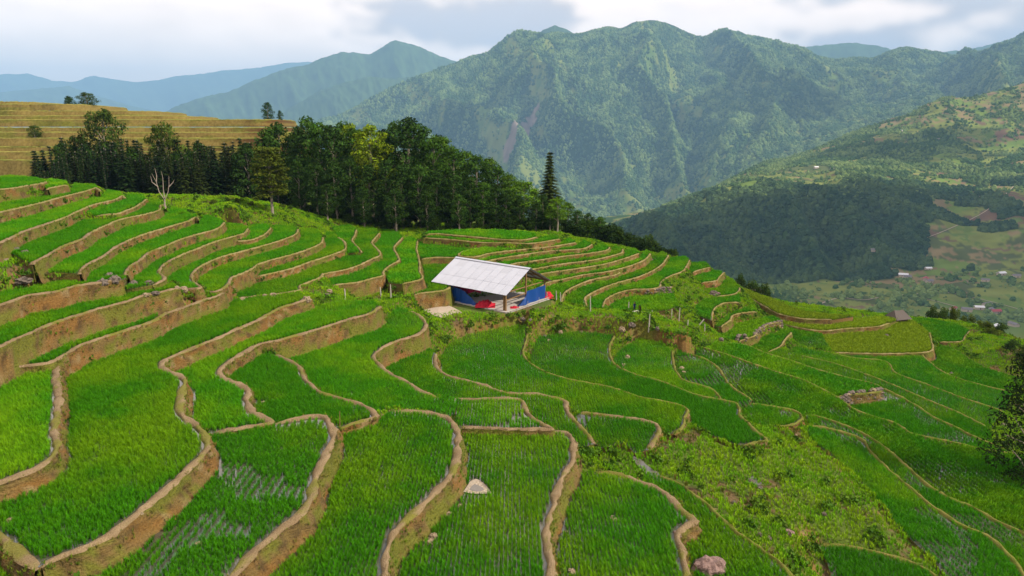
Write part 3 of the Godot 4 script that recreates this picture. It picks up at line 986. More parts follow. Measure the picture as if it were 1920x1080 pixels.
# ---------------------------------------------------------------- valley and mountains
# guide lines of the land beyond the flank: [depth in metres, "u,v u,v ..."] read from the photograph
const GUIDES := [
	[170.0, "-600,560 700,560 1250,720 1500,800 2500,900"],
	[450.0, "-600,700 1250,760 1500,850 2500,900"],
	[900.0, "-600,600 1400,606 1600,608 2500,606"],
	[1150.0, "-600,520 1200,525 1400,530 1600,528 1750,522 1850,510 2500,480"],
	[1750.0, "-600,450 600,430 900,440 1050,432 1150,425 1230,400 1280,380 1347,357 1413,338 1480,352 1540,346 1580,331 1647,337 1713,343 1800,352 1850,345 1920,335 2500,300"],
	[2150.0, "-600,430 900,420 1100,415 1200,400 1280,378 1350,347 1413,325 1480,312 1560,305 1640,300 1700,300 1780,285 1850,290 1920,280 2500,250"],
	[2700.0, "-600,440 900,425 1150,412 1250,402 1335,364 1400,318 1526,280 1560,266 1621,243 1691,217 1774,183 1818,180 1875,170 1920,160 2500,110"],
	[4000.0, "-600,445 600,440 900,432 1100,420 1250,410 1335,374 1400,326 1526,290 1621,264 1691,240 1774,212 1820,205 1920,188 2500,150"],
	[6200.0, "-600,300 400,260 560,235 640,213 700,182 760,150 800,138 850,118 880,105 915,99 935,80 970,55 985,60 1010,68 1040,63 1075,72 1120,56 1140,48 1165,54 1185,42 1210,37 1240,40 1290,60 1320,72 1340,62 1355,57 1400,68 1440,80 1480,90 1520,105 1560,115 1600,111 1640,113 1660,101 1700,92 1740,95 1780,105 1820,115 1860,108 1900,88 1940,70 2100,60 2500,90"],
	[8000.0, "-600,420 2500,420"],
]
const A0 := -1.0
const AN := 1000
var guide_e := []

func guide_table() -> void:
	for g in GUIDES:
		var pts := []
		for p in parse_points(g[1]): pts.append(slopes(p.x, p.y))
		var row := PackedFloat32Array()
		var k := 0
		for i in AN:
			var a := A0 + i * 0.002
			while k < pts.size() - 2 and a > pts[k + 1].x: k += 1
			var t := clampf((a - pts[k].x) / (pts[k + 1].x - pts[k].x), 0.0, 1.0)
			row.append(lerpf(pts[k].y, pts[k + 1].y, t))
		var sm := row.duplicate()
		for i in range(4, AN - 4):
			sm[i] = (row[i - 4] + row[i - 2] + row[i] * 2.0 + row[i + 2] + row[i + 4]) / 6.0
		guide_e.append(sm)

func far_y(a: float, d: float) -> float:
	var ia := clampi(int((a - A0) / 0.002), 0, AN - 2)
	var fa := clampf((a - A0) / 0.002 - ia, 0.0, 1.0)
	var g := 0
	while g < GUIDES.size() - 2 and d > float(GUIDES[g + 1][0]): g += 1
	var d0: float = GUIDES[g][0]
	var d1: float = GUIDES[g + 1][0]
	var t := clampf((d - d0) / (d1 - d0), 0.0, 1.0)
	var y0: float = lerpf(guide_e[g][ia], guide_e[g][ia + 1], fa) * d0
	var y1: float = lerpf(guide_e[g + 1][ia], guide_e[g + 1][ia + 1], fa) * d1
	var y := lerpf(y0, y1, lerpf(t, t * t * (3.0 - 2.0 * t), 0.35))
	var x := a * d
	if d > 4000.0 and d < 6200.0:
		var tt := (d - 4000.0) / 2200.0
		var w := noise_b.get_noise_2d(x * 0.0007, d * 0.0007) * 0.45
		var env := pow(sin(PI * tt), 0.7)
		var spur := 1.0 - 2.0 * absf(noise_b.get_noise_2d(a * 4.8 + tt * 0.8 + w, tt * 0.35 + 3.0)) * 1.9
		y += spur * 140.0 * env
		y += ridge_n.get_noise_2d(a * 9.0 + tt * 1.2, tt * 1.1 + 7.0) * 48.0 * env
		y += noise_a.get_noise_2d(x * 0.004, d * 0.004) * (28.0 * env + 7.0)
	elif d > 1150.0 and d < 1750.0:
		var tt := (d - 1150.0) / 600.0
		y += (0.5 - 2.2 * absf(noise_b.get_noise_2d(a * 4.2 + tt * 0.5, tt * 0.4 + 9.0))) * 75.0 * pow(sin(PI * tt), 0.8) * (1.0 - 0.8 * smoothstep(0.50, 0.64, a))
		y += noise_a.get_noise_2d(x * 0.008, d * 0.008) * 8.0 * sin(PI * tt)
	else:
		y += noise_a.get_noise_2d(x * 0.004, d * 0.004) * clampf((d - 400.0) * 0.02, 0.0, 14.0)
	return y

var scar := []
func farmed(a: float, d: float) -> float:       # > 0 where the land is cleared
	var n := noise_a.get_noise_2d(a * d * 0.0035, d * 0.0035)
	if d < 1160.0: return 0.45 + n
	if d < 1750.0: return -0.6 + n + smoothstep(1560.0, 1750.0, d) * 0.9 * smoothstep(0.27, 0.33, a) * (1.0 - smoothstep(0.46, 0.52, a)) + smoothstep(0.55, 0.68, a) * 0.8
	if d < 2720.0: return -0.12 + 0.95 * smoothstep(0.26, 0.32, a) * (1.0 - smoothstep(0.42, 0.50, a)) * (1.0 - smoothstep(2050.0, 2250.0, d)) + 0.7 * smoothstep(2300.0, 2550.0, d) * smoothstep(0.5, 0.6, a) + n * 1.25
	var streak := noise_b.get_noise_2d(a * 17.0 + d * 0.0011, d * 0.0004 + 5.0)
	return maxf(0.15 - (d - 4000.0) * 0.0008 + n * 0.8, streak + n * 0.5 - 0.52)

func bare_rock(a: float, d: float) -> float:
	if scar.is_empty():
		for q in [[1004, 208], [985, 238], [962, 272], [948, 290]]:
			var h := hit_far(q[0], q[1])
			scar.append(Vector2(h.x / -h.z * 5000.0, -h.z))
	var p := Vector2(a * 5000.0, d)
	var best := 1e9
	for k in scar.size() - 1: best = minf(best, p.distance_to(Geometry2D.get_closest_point_to_segment(p, scar[k], scar[k + 1])))
	return 32.0 - best + 34.0 * noise_a.get_noise_2d(a * 40.0, d * 0.01)

const CROPS := [Color(0.095, 0.15, 0.035), Color(0.13, 0.085, 0.055), Color(0.15, 0.18, 0.045), Color(0.075, 0.095, 0.035), Color(0.19, 0.15, 0.075), Color(0.11, 0.165, 0.035), Color(0.16, 0.105, 0.07)]
func land_color(a: float, d: float) -> Color:
	var x := a * d
	var n := noise_b.get_noise_2d(x * 0.02, d * 0.02)
	if d > 2900.0 and bare_rock(a, d) > 0.0: return Color(0.20, 0.155, 0.125) * (1.0 + 0.4 * n)
	if farmed(a, d) <= 0.0: return Color(0.030, 0.060, 0.018) * (1.0 + 0.3 * n)
	var wx := x + 14.0 * noise_b.get_noise_2d(x * 0.012, d * 0.012 + 50.0)
	var v := cell_n.get_noise_2d(wx * 0.011, d * 0.008)
	var c: Color = CROPS[clampi(int((v * 0.5 + 0.5) * 7.0), 0, 6)]
	if noise_a.get_noise_2d(x * 0.0016 + 8.0, d * 0.0016) > 0.12 or d > 2720.0: c = CROPS[[0, 2, 5][clampi(int((v * 0.5 + 0.5) * 3.0), 0, 2)]]      # pasture instead of ploughland
	return c * (1.0 + 0.25 * n)

func make_far_land() -> void:
	guide_table()
	var rows := PackedFloat32Array()
	var cuts := [[170.0, 450.0, 5], [450.0, 900.0, 9], [900.0, 1150.0, 44], [1150.0, 1750.0, 60], [1750.0, 2150.0, 32], [2150.0, 2700.0, 40], [2700.0, 4000.0, 14], [4000.0, 6200.0, 110], [6200.0, 8000.0, 8]]
	for c in cuts:
		for k in c[2]: rows.append(lerpf(c[0], c[1], float(k) / c[2]))
	rows.append(8000.0)
	var nc := 460
	var v := PackedVector3Array()
	var col := PackedColorArray()
	for d in rows:
		for i in nc:
			var a := -0.86 + 1.78 * i / (nc - 1)
			v.append(Vector3(a * d, far_y(a, d), -d))
			col.append(land_color(a, d))
	var idx := grid_index(nc, rows.size())
	var o := top("mountain", am(v, idx, smooth_normals(v, idx), col), mats.far_land)
	tag(o, "forested mountain and farmed valley across from the terraces", "", "", "structure")
	far_ridge("mountain", 10000.0, "180,250 300,216 330,197 380,181 430,170 470,151 500,141 540,126 575,120 600,108 640,96 660,96 690,101 720,85 740,72 760,78 790,86 820,101 850,112 900,130 1000,200", 0.0, 2000.0, "hazy blue peak rising beyond the wooded spur")
	far_ridge("mountain", 8400.0, "480,250 540,203 570,186 600,168 640,155 690,142 740,146 790,140 840,150 950,220", 0.0, 1400.0, "wooded spur in front of the hazy blue peak")
	far_ridge("mountain", 20000.0, "-600,150 -300,120 0,138 50,136 100,150 140,152 170,140 210,147 250,152 290,150 330,141 380,137 420,130 480,126 540,116 590,114 660,130 800,180 1000,230", 0.0, 3400.0, "pale blue mountain range on the horizon")
	far_ridge("mountain", 14500.0, "-600,180 -200,170 0,172 60,166 130,160 180,178 240,196 330,215 420,190 500,170 560,190 700,230", 0.0, 2400.0, "faint blue foothills under the far range")
	far_ridge("mountain", 8200.0, "960,120 1000,72 1018,54 1040,45 1062,52 1090,70 1140,110", 0.0, 700.0, "small dark peak showing over the main ridge")
	far_ridge("mountain", 10000.0, "1380,130 1460,96 1520,84 1600,78 1650,84 1700,100 1760,98 1830,88 1900,70 1980,60 2200,80", 0.0, 2000.0, "blue ridge under the cloud beyond the main mountain")
	# roads in the valley
	for r in ["1500,592 1540,570 1570,560 1620,563 1680,553 1740,562 1790,575", "1700,555 1760,548 1830,560 1880,572 1925,585", "1560,478 1640,470 1720,452 1790,425 1850,395 1900,350"]:
		var pts := []
		for p in spline(parse_points(r), 6.0): pts.append(hit_far(p.x, p.y) + Vector3.UP * 0.9)
		var b := Build.new()
		for k in pts.size() - 1:
			var s: Vector3 = (pts[k + 1] - pts[k]).cross(Vector3.UP).normalized() * 1.1
			b.quad(pts[k] - s, pts[k] + s, pts[k + 1] + s, pts[k + 1] - s)
		var m := top("road", b.mesh(), mats.pale_soil)
		tag(m, "pale dirt road winding through the valley fields", "", "valley roads", "structure")

func far_ridge(called: String, d: float, line: String, _x: float, deep: float, label: String) -> void:
	var pts := []
	for p in parse_points(line): pts.append(slopes(p.x, p.y))
	var a_lo: float = pts[0].x
	var a_hi: float = pts[pts.size() - 1].x
	var nc := 180
	var nr := 44
	var v := PackedVector3Array()
	var col := PackedColorArray()
	for j in nr:
		var t := float(j) / (nr - 1)              # 0 foot, 0.75 crest, 1 behind
		var tt := minf(t / 0.75, 1.0)
		var k := 0
		for i in nc:
			var a := lerpf(a_lo, a_hi, float(i) / (nc - 1))
			while k < pts.size() - 2 and a > pts[k + 1].x: k += 1
			var e: float = lerpf(pts[k].y, pts[k + 1].y, clampf((a - pts[k].x) / (pts[k + 1].x - pts[k].x), 0.0, 1.0))
			var crest := e * d
			var foot := -deep * 0.35 - 200.0
			var dd := d - deep * (1.0 - tt) + maxf(t - 0.75, 0.0) * deep
			var y := lerpf(foot, crest, pow(tt, 1.15)) - maxf(t - 0.75, 0.0) * deep * 2.0
			y += (ridge_n.get_noise_2d(a * 7.0 + tt * 0.6 + d, tt * 0.5) * 0.11 + noise_a.get_noise_2d(a * 60.0, tt * 5.0 + d) * 0.03) * deep * sin(PI * clampf(tt, 0.0, 1.0))
			y += noise_a.get_noise_2d(a * 90.0, tt * 9.0 + d) * deep * 0.008
			v.append(Vector3(a * dd, y, -dd))
			var n := noise_b.get_noise_2d(a * 120.0, tt * 14.0 + d)
			col.append(Color(0.055, 0.095, 0.035) * (1.0 + 0.5 * n))
	var idx := grid_index(nc, nr)
	var o := top(called, am(v, idx, smooth_normals(v, idx), col), mats.far_land)
	tag(o, label, "", "", "structure")

func hit_far(u: float, v: float) -> Vector3:
	var s := slopes(u, v)
	var d := 600.0
	var step := 12.0
	while d < 7800.0:
		if s.y * d <= far_y(s.x, d): break
		d += step
	for k in 12:
		step *= 0.5
		d += step if s.y * d > far_y(s.x, d) else -step
	return Vector3(s.x * d, far_y(s.x, d), -d)

func make_yellow_hill() -> void:
	var ends := [545, 560, 552, 546, 541, 536, 520, 344, 275, 150, 60]
	for k in ends.size():
		var y := -7.0 + 1.45 * k + 0.32 * sin(k * 2.3)
		var rim := PackedVector2Array()
		var d0 := 150.0 + 5.0 * k + 1.4 * sin(k * 4.1)
		var xr := slopes(ends[k], 230.0).x * (d0 + 4.0)
		var n := 110
		for i in n:
			var x := lerpf(-155.0, xr, float(i) / (n - 1))
			var back := pow(maxf(0.0, 1.0 - (xr - x) / 5.0), 2.0) * 4.0
			rim.append(Vector2(x, d0 + back + noise_a.get_noise_2d(x * 0.03, k * 3.0) * 3.0 - 0.035 * (x + 70.0)))
		var e := rim[n - 1]
		for i in range(1, 12): rim.append(e + Vector2(-0.05 * i * i, 3.2 * i))
		n = rim.size()
		var root := Node3D.new()
		root.name = numbered("straw_terrace")
		add_child(root)
		tag(root, "straw yellow terrace on the hill above the conifers", "", "harvested terraces on the far hill", "structure")
		var nr := rim_frame(rim, 1.0)
		var v := PackedVector3Array()
		var c := PackedColorArray()
		var bv := PackedVector3Array()
		var bc := PackedColorArray()
		for i in n:
			var p := rim[i]
			var jag := noise_b.get_noise_2d(p.x * 0.5, p.y + y * 3.0)
			for q in [0.0, 0.5, 1.1, 3.0]:
				var t: Vector2 = p - nr[i] * q
				v.append(Vector3(t.x, y + (0.22 + jag * 0.15 if q == 0.5 else 0.0), -t.y))
				var g := noise_b.get_noise_2d(p.x * 0.2 + q, y * 5.0)
				c.append(Color(0.225, 0.215, 0.038).lerp(Color(0.110, 0.160, 0.020), clampf(0.4 + g, 0.0, 1.0)))
			for q in [0.0, 0.3, 0.62, 1.0]:
				var fall := 1.75 if k > 0 else 5.0
				var t: Vector2 = p + nr[i] * (q * 0.6 + noise_b.get_noise_2d(p.x * 0.6, q * 3.0 + y) * 0.25)
				bv.append(Vector3(t.x, y + 0.05 - q * fall, -t.y))
				var g2 := noise_a.get_noise_2d(p.x * 0.05 + 5.0, q * 0.7 + y * 2.0)
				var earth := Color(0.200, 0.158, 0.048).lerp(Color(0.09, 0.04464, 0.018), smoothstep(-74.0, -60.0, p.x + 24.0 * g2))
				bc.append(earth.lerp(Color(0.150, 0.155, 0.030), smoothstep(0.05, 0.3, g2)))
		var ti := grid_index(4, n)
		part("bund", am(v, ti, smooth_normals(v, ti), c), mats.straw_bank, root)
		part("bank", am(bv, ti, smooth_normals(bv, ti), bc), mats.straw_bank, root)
		var poly := rim.duplicate()
		poly.append(Vector2(-155.0, e.y + 34.0))
		var tri := Geometry2D.triangulate_polygon(poly)
		var pv := PackedVector3Array()
		var pc := PackedColorArray()
		for p in poly:
			pv.append(Vector3(p.x, y, -p.y))
			pc.append(Color(0.21, 0.20, 0.036))
		part("tread", am(pv, tri, null, pc), mats.straw_bank, root)

func make_far_forest() -> void:
	var crown := rock_mesh(2, 0.34, 61, 1)
	var r := RandomNumberGenerator.new()
	r.seed = 77
	var sets := [
		["mountain_forest", 4000.0, 6190.0, -0.45, 0.84, 150000, 7.0, "dense woodland covering the slopes of the main mountain"],
		["hill_forest", 1150.0, 1760.0, 0.12, 0.86, 20000, 4.4, "woodland on the low hills across the valley with cloud shade painted into its crowns"],
		["valley_trees", 905.0, 2720.0, 0.22, 0.86, 42000, 3.0, "scattered tree groves among the valley fields"],
	]
	for s in sets:
		var buf := PackedFloat32Array()
		for k in int(s[5]):
			var d := sqrt(lerpf(s[1] * s[1], s[2] * s[2], r.randf()))
			var a := r.randf_range(s[3], s[4])
			var f := farmed(a, d)
			if s[0] == "valley_trees":
				if d > 1150.0 and d < 1600.0: continue
				if f > 0.0 and noise_b.get_noise_2d(a * d * 0.011, d * 0.011) < (0.22 if r.randf() < 0.9 else -1.0): continue
			elif (f > 0.0 and (d < 2900.0 or r.randf() > 0.22)) or (d > 2900.0 and bare_rock(a, d) > 0.0): continue
			var sz: float = s[6] * (0.45 + 1.25 * pow(r.randf(), 1.6))
			var n := noise_a.get_noise_2d(a * d * 0.006, d * 0.006)
			var c := Color(0.046, 0.094, 0.030).lerp(Color(0.165, 0.235, 0.075), clampf(0.38 + n + r.randf_range(-0.35, 0.35), 0.0, 1.0))
			if s[0] == "hill_forest": c = Color(0.024, 0.052, 0.024).lerp(Color(0.066, 0.108, 0.038), clampf(0.4 + n + r.randf_range(-0.35, 0.35), 0.0, 1.0))     # conifer crowns darkened so their colour carries the cloud shade
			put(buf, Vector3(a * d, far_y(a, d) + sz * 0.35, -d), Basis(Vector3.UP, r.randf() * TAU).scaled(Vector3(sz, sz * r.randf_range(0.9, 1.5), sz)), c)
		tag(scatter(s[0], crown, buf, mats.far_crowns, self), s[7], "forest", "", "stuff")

func rock_mesh(sub: int, amp: float, sd: int, scale := 1) -> ArrayMesh:
	# a lumpy ball: an octahedron split and pushed by noise
	var nz := FastNoiseLite.new()
	nz.seed = sd
	nz.frequency = 0.9 * scale
	nz.fractal_octaves = 3
	var b := Build.new()
	var faces := []
	var ax := [Vector3.RIGHT, Vector3.UP, Vector3.BACK, Vector3.LEFT, Vector3.DOWN, Vector3.FORWARD]
	for f in [[0, 1, 2], [2, 1, 3], [3, 1, 5], [5, 1, 0], [0, 2, 4], [2, 3, 4], [3, 5, 4], [5, 0, 4]]:
		faces.append([ax[f[0]], ax[f[1]], ax[f[2]]])
	for s in sub:
		var nf := []
		for f in faces:
			var p: Vector3 = (f[0] + f[1]).normalized()
			var q: Vector3 = (f[1] + f[2]).normalized()
			var t: Vector3 = (f[2] + f[0]).normalized()
			nf.append_array([[f[0], p, t], [p, f[1], q], [t, q, f[2]], [p, q, t]])
		faces = nf
	for f in faces:
		var o := []
		for p in f:
			var n := nz.get_noise_3dv(p * 1.7)
			o.append(p * (1.0 + amp * n * 1.6))
		var g := 1.0 + 0.35 * nz.get_noise_3dv((o[0] + o[1]) * 3.0)
		b.tri(o[0], o[1], o[2], Color(g, g, g))
	return b.mesh(false, true)

# ---------------------------------------------------------------- the open shed on the knoll
func make_shed() -> void:
	var mid := Vector2(-2.40, 79.4)
	var turn := -atan2(0.613, 0.79)
	var s := thing("open_shed", "open timber shed with white sheet metal gable roof on the grassy knoll", "shed", Vector3(mid.x, -20.0, -mid.y), turn)
	var L := 5.7
	var W := 4.42
	var eave := 2.12
	var ridge := 4.42
	# roof sheets, laid in three courses on each slope
	var roof := Node3D.new()
	roof.name = "roof"
	s.add_child(roof)
	var slope := Vector2(W, ridge - eave).length()
	var cols := 10
	var sheet := []
	for variant in 2:
		var b := Build.new()
		var wide := 2.0 * L / cols + 0.06
		var long := slope / 3.0 + 0.12
		var waves := 14
		for k in waves:
			var xa := -wide * 0.5 + wide * k / waves
			var xb := -wide * 0.5 + wide * (k + 1) / waves
			var ya := 0.016 * (1 if k % 2 == 0 else -1)
			var yb := -ya
			b.quad(Vector3(xa, ya, -long * 0.5), Vector3(xb, yb, -long * 0.5), Vector3(xb, yb + 0.004 * variant, long * 0.5), Vector3(xa, ya, long * 0.5))
			b.quad(Vector3(xa, ya - 0.006, -long * 0.5), Vector3(xb, yb - 0.006, -long * 0.5), Vector3(xb, yb - 0.006, long * 0.5), Vector3(xa, ya - 0.006, long * 0.5))
		sheet.append(b.mesh())
	for side in [1, -1]:
		var ang := atan2(ridge - eave, W)
		for c in 3:
			for k in cols:
				var t := (c + 0.5) / 3.0
				var o := part("roof_sheet", sheet[(c + k) % 2], mats.roof_sheet if (c * 7 + k * 3 + (1 if side > 0 else 2)) % 9 else mats.roof_sheet_worn, roof)
				o.position = Vector3(-L + 2.0 * L * (k + 0.5) / cols, lerpf(eave, ridge, t) + 0.015 + 0.016 * (c % 2) + 0.005 * (k % 2), side * W * (1.0 - t))
				o.rotation = Vector3(side * ang, rng.randf_range(-0.004, 0.004), 0)
	var cap := Build.new()
	cap.quad(Vector3(-L - 0.05, ridge + 0.08, 0), Vector3(L + 0.05, ridge + 0.08, 0), Vector3(L + 0.05, ridge - 0.03, 0.26), Vector3(-L - 0.05, ridge - 0.03, 0.26))
	cap.quad(Vector3(-L - 0.05, ridge + 0.08, 0), Vector3(L + 0.05, ridge + 0.08, 0), Vector3(L + 0.05, ridge - 0.03, -0.26), Vector3(-L - 0.05, ridge - 0.03, -0.26))
	part("ridge_cap", cap.mesh(), mats.roof_sheet, roof)
	# frame
	for x in [-4.95, 0.0, 5.05]:
		for z in [3.75, 0.0, -3.75]:
			if x == 0.0 and z > -1.0: continue
			var h := lerpf(ridge, eave, absf(z) / W) - 0.18
			var b := Build.new()
			b.tube([Vector3(0, -0.1, 0), Vector3(0.02, h * 0.5, 0.01), Vector3(0, h, 0)], [0.13, 0.12, 0.11], 8)
			var o := part("post", b.mesh(true), mats.timber, s)
			o.position = Vector3(x, 0, z)
	var twin := Build.new()
	twin.tube([Vector3(0, -0.1, 0), Vector3(0, 2.15, 0)], [0.11, 0.10], 8)
	part("post", twin.mesh(true), mats.timber, s).position = Vector3(4.78, 0, 3.72)
	for z in [3.75, 0.0, -3.75, 1.9, -1.9]:
		var h := lerpf(ridge, eave, absf(z) / W) - 0.12
		var b := Build.new()
		b.tube([Vector3(-L + 0.1, h, z), Vector3(L - 0.1, h, z)], [0.07, 0.07], 6)
		part("purlin", b.mesh(true), mats.timber, s)
	for x in [-4.95, 0.0, 5.05]:
		for side in [1, -1]:
			var b := Build.new()
			b.tube([Vector3(x, eave - 0.06, side * W * 0.97), Vector3(x, ridge - 0.08, 0)], [0.06, 0.06], 6)
			part("rafter", b.mesh(true), mats.timber, s)
		var t := Build.new()
		t.tube([Vector3(x, eave + 0.05, -3.9), Vector3(x, eave + 0.05, 3.9)], [0.07, 0.07], 6)
		part("tie_beam", t.mesh(true), mats.timber, s)
	for k in 9:
		var x := -L + 0.5 + k * 1.3
		for side in [1, -1]:
			var b := Build.new()
			b.box(Vector3(x, (eave + ridge) * 0.5 - 0.06, side * W * 0.5), Vector3(0.03, 0.03, slope * 0.48), Basis(Vector3.RIGHT, side * atan2(ridge - eave, W)))
			part("batten", b.mesh(), mats.timber, s)
	var rail := Build.new()
	rail.tube([Vector3(5.05, 1.30, 3.7), Vector3(5.05, 1.42, 0.0)], [0.06, 0.055], 6)
	part("rail", rail.mesh(true), mats.timber, s)
	var low := Build.new()
	low.tube([Vector3(5.75, 0.18, 4.3), Vector3(5.85, 0.36, -3.6)], [0.04, 0.035], 6)
	part("rail", low.mesh(true), mats.post_white, s)
	for z in [2.6, 0.6, -1.6]:
		var b := Build.new()
		b.tube([Vector3(5.8, -0.2, z), Vector3(5.8, 0.75, z)], [0.03, 0.025], 5)
		part("stake", b.mesh(true), mats.post_white, s)
	var fl := Build.new()
	fl.box(Vector3(0.15, 0.03, -0.1), Vector3(5.55, 0.09, 4.35))
	part("floor_slab", fl.mesh(), mats.slab, s)
	# tarpaulins hung from the frame
	tarp("tarpaulin", s, func(u: float, v: float) -> Vector3:
		var x := lerpf(-5.1, 0.75, u)
		return Vector3(x, lerpf(2.0 - 0.45 * u - 1.3 * pow(u, 5.0), 0.13, v), 3.86 + 0.10 * sin(u * 17.0 + v * 2.0) + 0.30 * v * u + 0.05 * sin(u * 41.0)), mats.tarp_blue, "dark blue tarpaulin hung along the front eave")
	tarp("tarpaulin", s, func(u: float, v: float) -> Vector3:
		var z := lerpf(-3.75, 0.0, u)
		return Vector3(5.17 + 0.05 * sin(u * 13.0 + v), lerpf(1.75 - 0.12 * u, 0.14, v), z), mats.tarp_blue, "bright blue tarpaulin across the gable end")
	tarp("tarpaulin", s, func(u: float, v: float) -> Vector3:
		var z := lerpf(0.0, 0.25 + 1.9 * v, u)
		return Vector3(5.17 + 0.25 * v * sin(u * 7.0) + 0.1 * u, lerpf(1.6 - 0.7 * u, 0.16, v), z), mats.tarp_blue, "")
	tarp("tarpaulin", s, func(u: float, v: float) -> Vector3:
		return Vector3(-5.08 + 0.08 * sin(u * 19.0), lerpf(2.0, 0.14, v), lerpf(-3.7, 3.8, u)), mats.tarp_blue, "")
	tarp("red_cloth", s, func(u: float, v: float) -> Vector3:
		return Vector3(lerpf(-3.9, 0.6, u), lerpf(2.0, 1.18 + 0.25 * sin(u * 9.0), v), 2.9 + 0.12 * sin(u * 23.0)), mats.cloth_crimson, "crimson cloth hung on a line inside the shed")
	for h in [[Vector3(1.75, 0.12, 3.35), 1.15, 0.75, 5, "crumpled red tarpaulin heap on the shed floor", "tarpaulin heap"], [Vector3(5.05, 0.10, -4.35), 0.8, 0.8, 6, "red cloth heap outside the rear post of the shed", "cloth heap"], [Vector3(5.0, 0.12, 2.05), 0.5, 0.2, 8, "small red cloth bundle on the slab by the blue tarpaulin", "cloth bundle"]]:
		var m := top("cloth_heap", heap_mesh(h[1], h[2], h[3]), mats.cloth_red)
		m.position = s.transform * h[0]
		tag(m, h[4], h[5])
	# yard of pale soil beside the shed
	in_yard(0, 0)
	var vp := PackedVector3Array()
	for p in parse_points("788,577 794,569 801,565 812,568 836,571 852,578 866,586 852,588 838,592 826,595 815,592 800,585"):
		var q := un(p.x, p.y, 19.93)
		vp.append(Vector3(q.x, -19.90 + rng.randf_range(-0.04, 0.03), -q.y))
	var ctr := Vector3.ZERO
	for p in vp: ctr += p / vp.size()
	var b := Build.new()
	ctr.y += 0.14
	for k in vp.size(): b.tri(ctr, vp[k], vp[(k + 1) % vp.size()])
	for k in vp.size():
		var p := vp[k]
		var q := vp[(k + 1) % vp.size()]
		b.quad(p, q, q - Vector3.UP * 0.6, p - Vector3.UP * 0.6)
	var yo := top("path", b.mesh(true), mats.pale_soil)
	tag(yo, "bare pale earth yard at the end of the shed", "", "", "structure")

func tarp(called: String, parent: Node3D, fn: Callable, m: Material, label: String) -> void:
	var nu := 26
	var nv := 12
	var v := PackedVector3Array()
	for j in nv:
		for i in nu: v.append(fn.call(float(i) / (nu - 1), float(j) / (nv - 1)))
	var idx := grid_index(nu, nv)
	var o := part(called, am(v, idx, smooth_normals(v, idx)), m, parent)
	o.material_override = m
	if label: tag(o, label)

func heap_mesh(rad: float, high: float, sd: int) -> ArrayMesh:
	var v := PackedVector3Array()
	var n := 22
	for j in n:
		for i in n:
			var x := (float(i) / (n - 1) * 2.0 - 1.0)
			var z := (float(j) / (n - 1) * 2.0 - 1.0)
			var r := Vector2(x, z).length()
			var h := maxf(0.0, 1.0 - r * r) * (0.65 + 0.7 * noise_a.get_noise_2d(x * 2.2 + sd * 9.0, z * 2.2)) + 0.15 * noise_b.get_noise_2d(x * 7.0, z * 7.0 + sd) * maxf(0.0, 1.2 - r)
			v.append(Vector3(x * rad, maxf(0.0, h) * high + 0.01, z * rad))
	var idx := grid_index(n, n)
	return am(v, idx, smooth_normals(v, idx))

# ---------------------------------------------------------------- two children below the shed
func capsule(p: Vector3, a: Vector3, b: Vector3, ra: float, rb: float) -> float:
	var ab := b - a
	var t := clampf((p - a).dot(ab) / ab.length_squared(), 0.0, 1.0)
	return (p - a - ab * t).length() - lerpf(ra, rb, t)

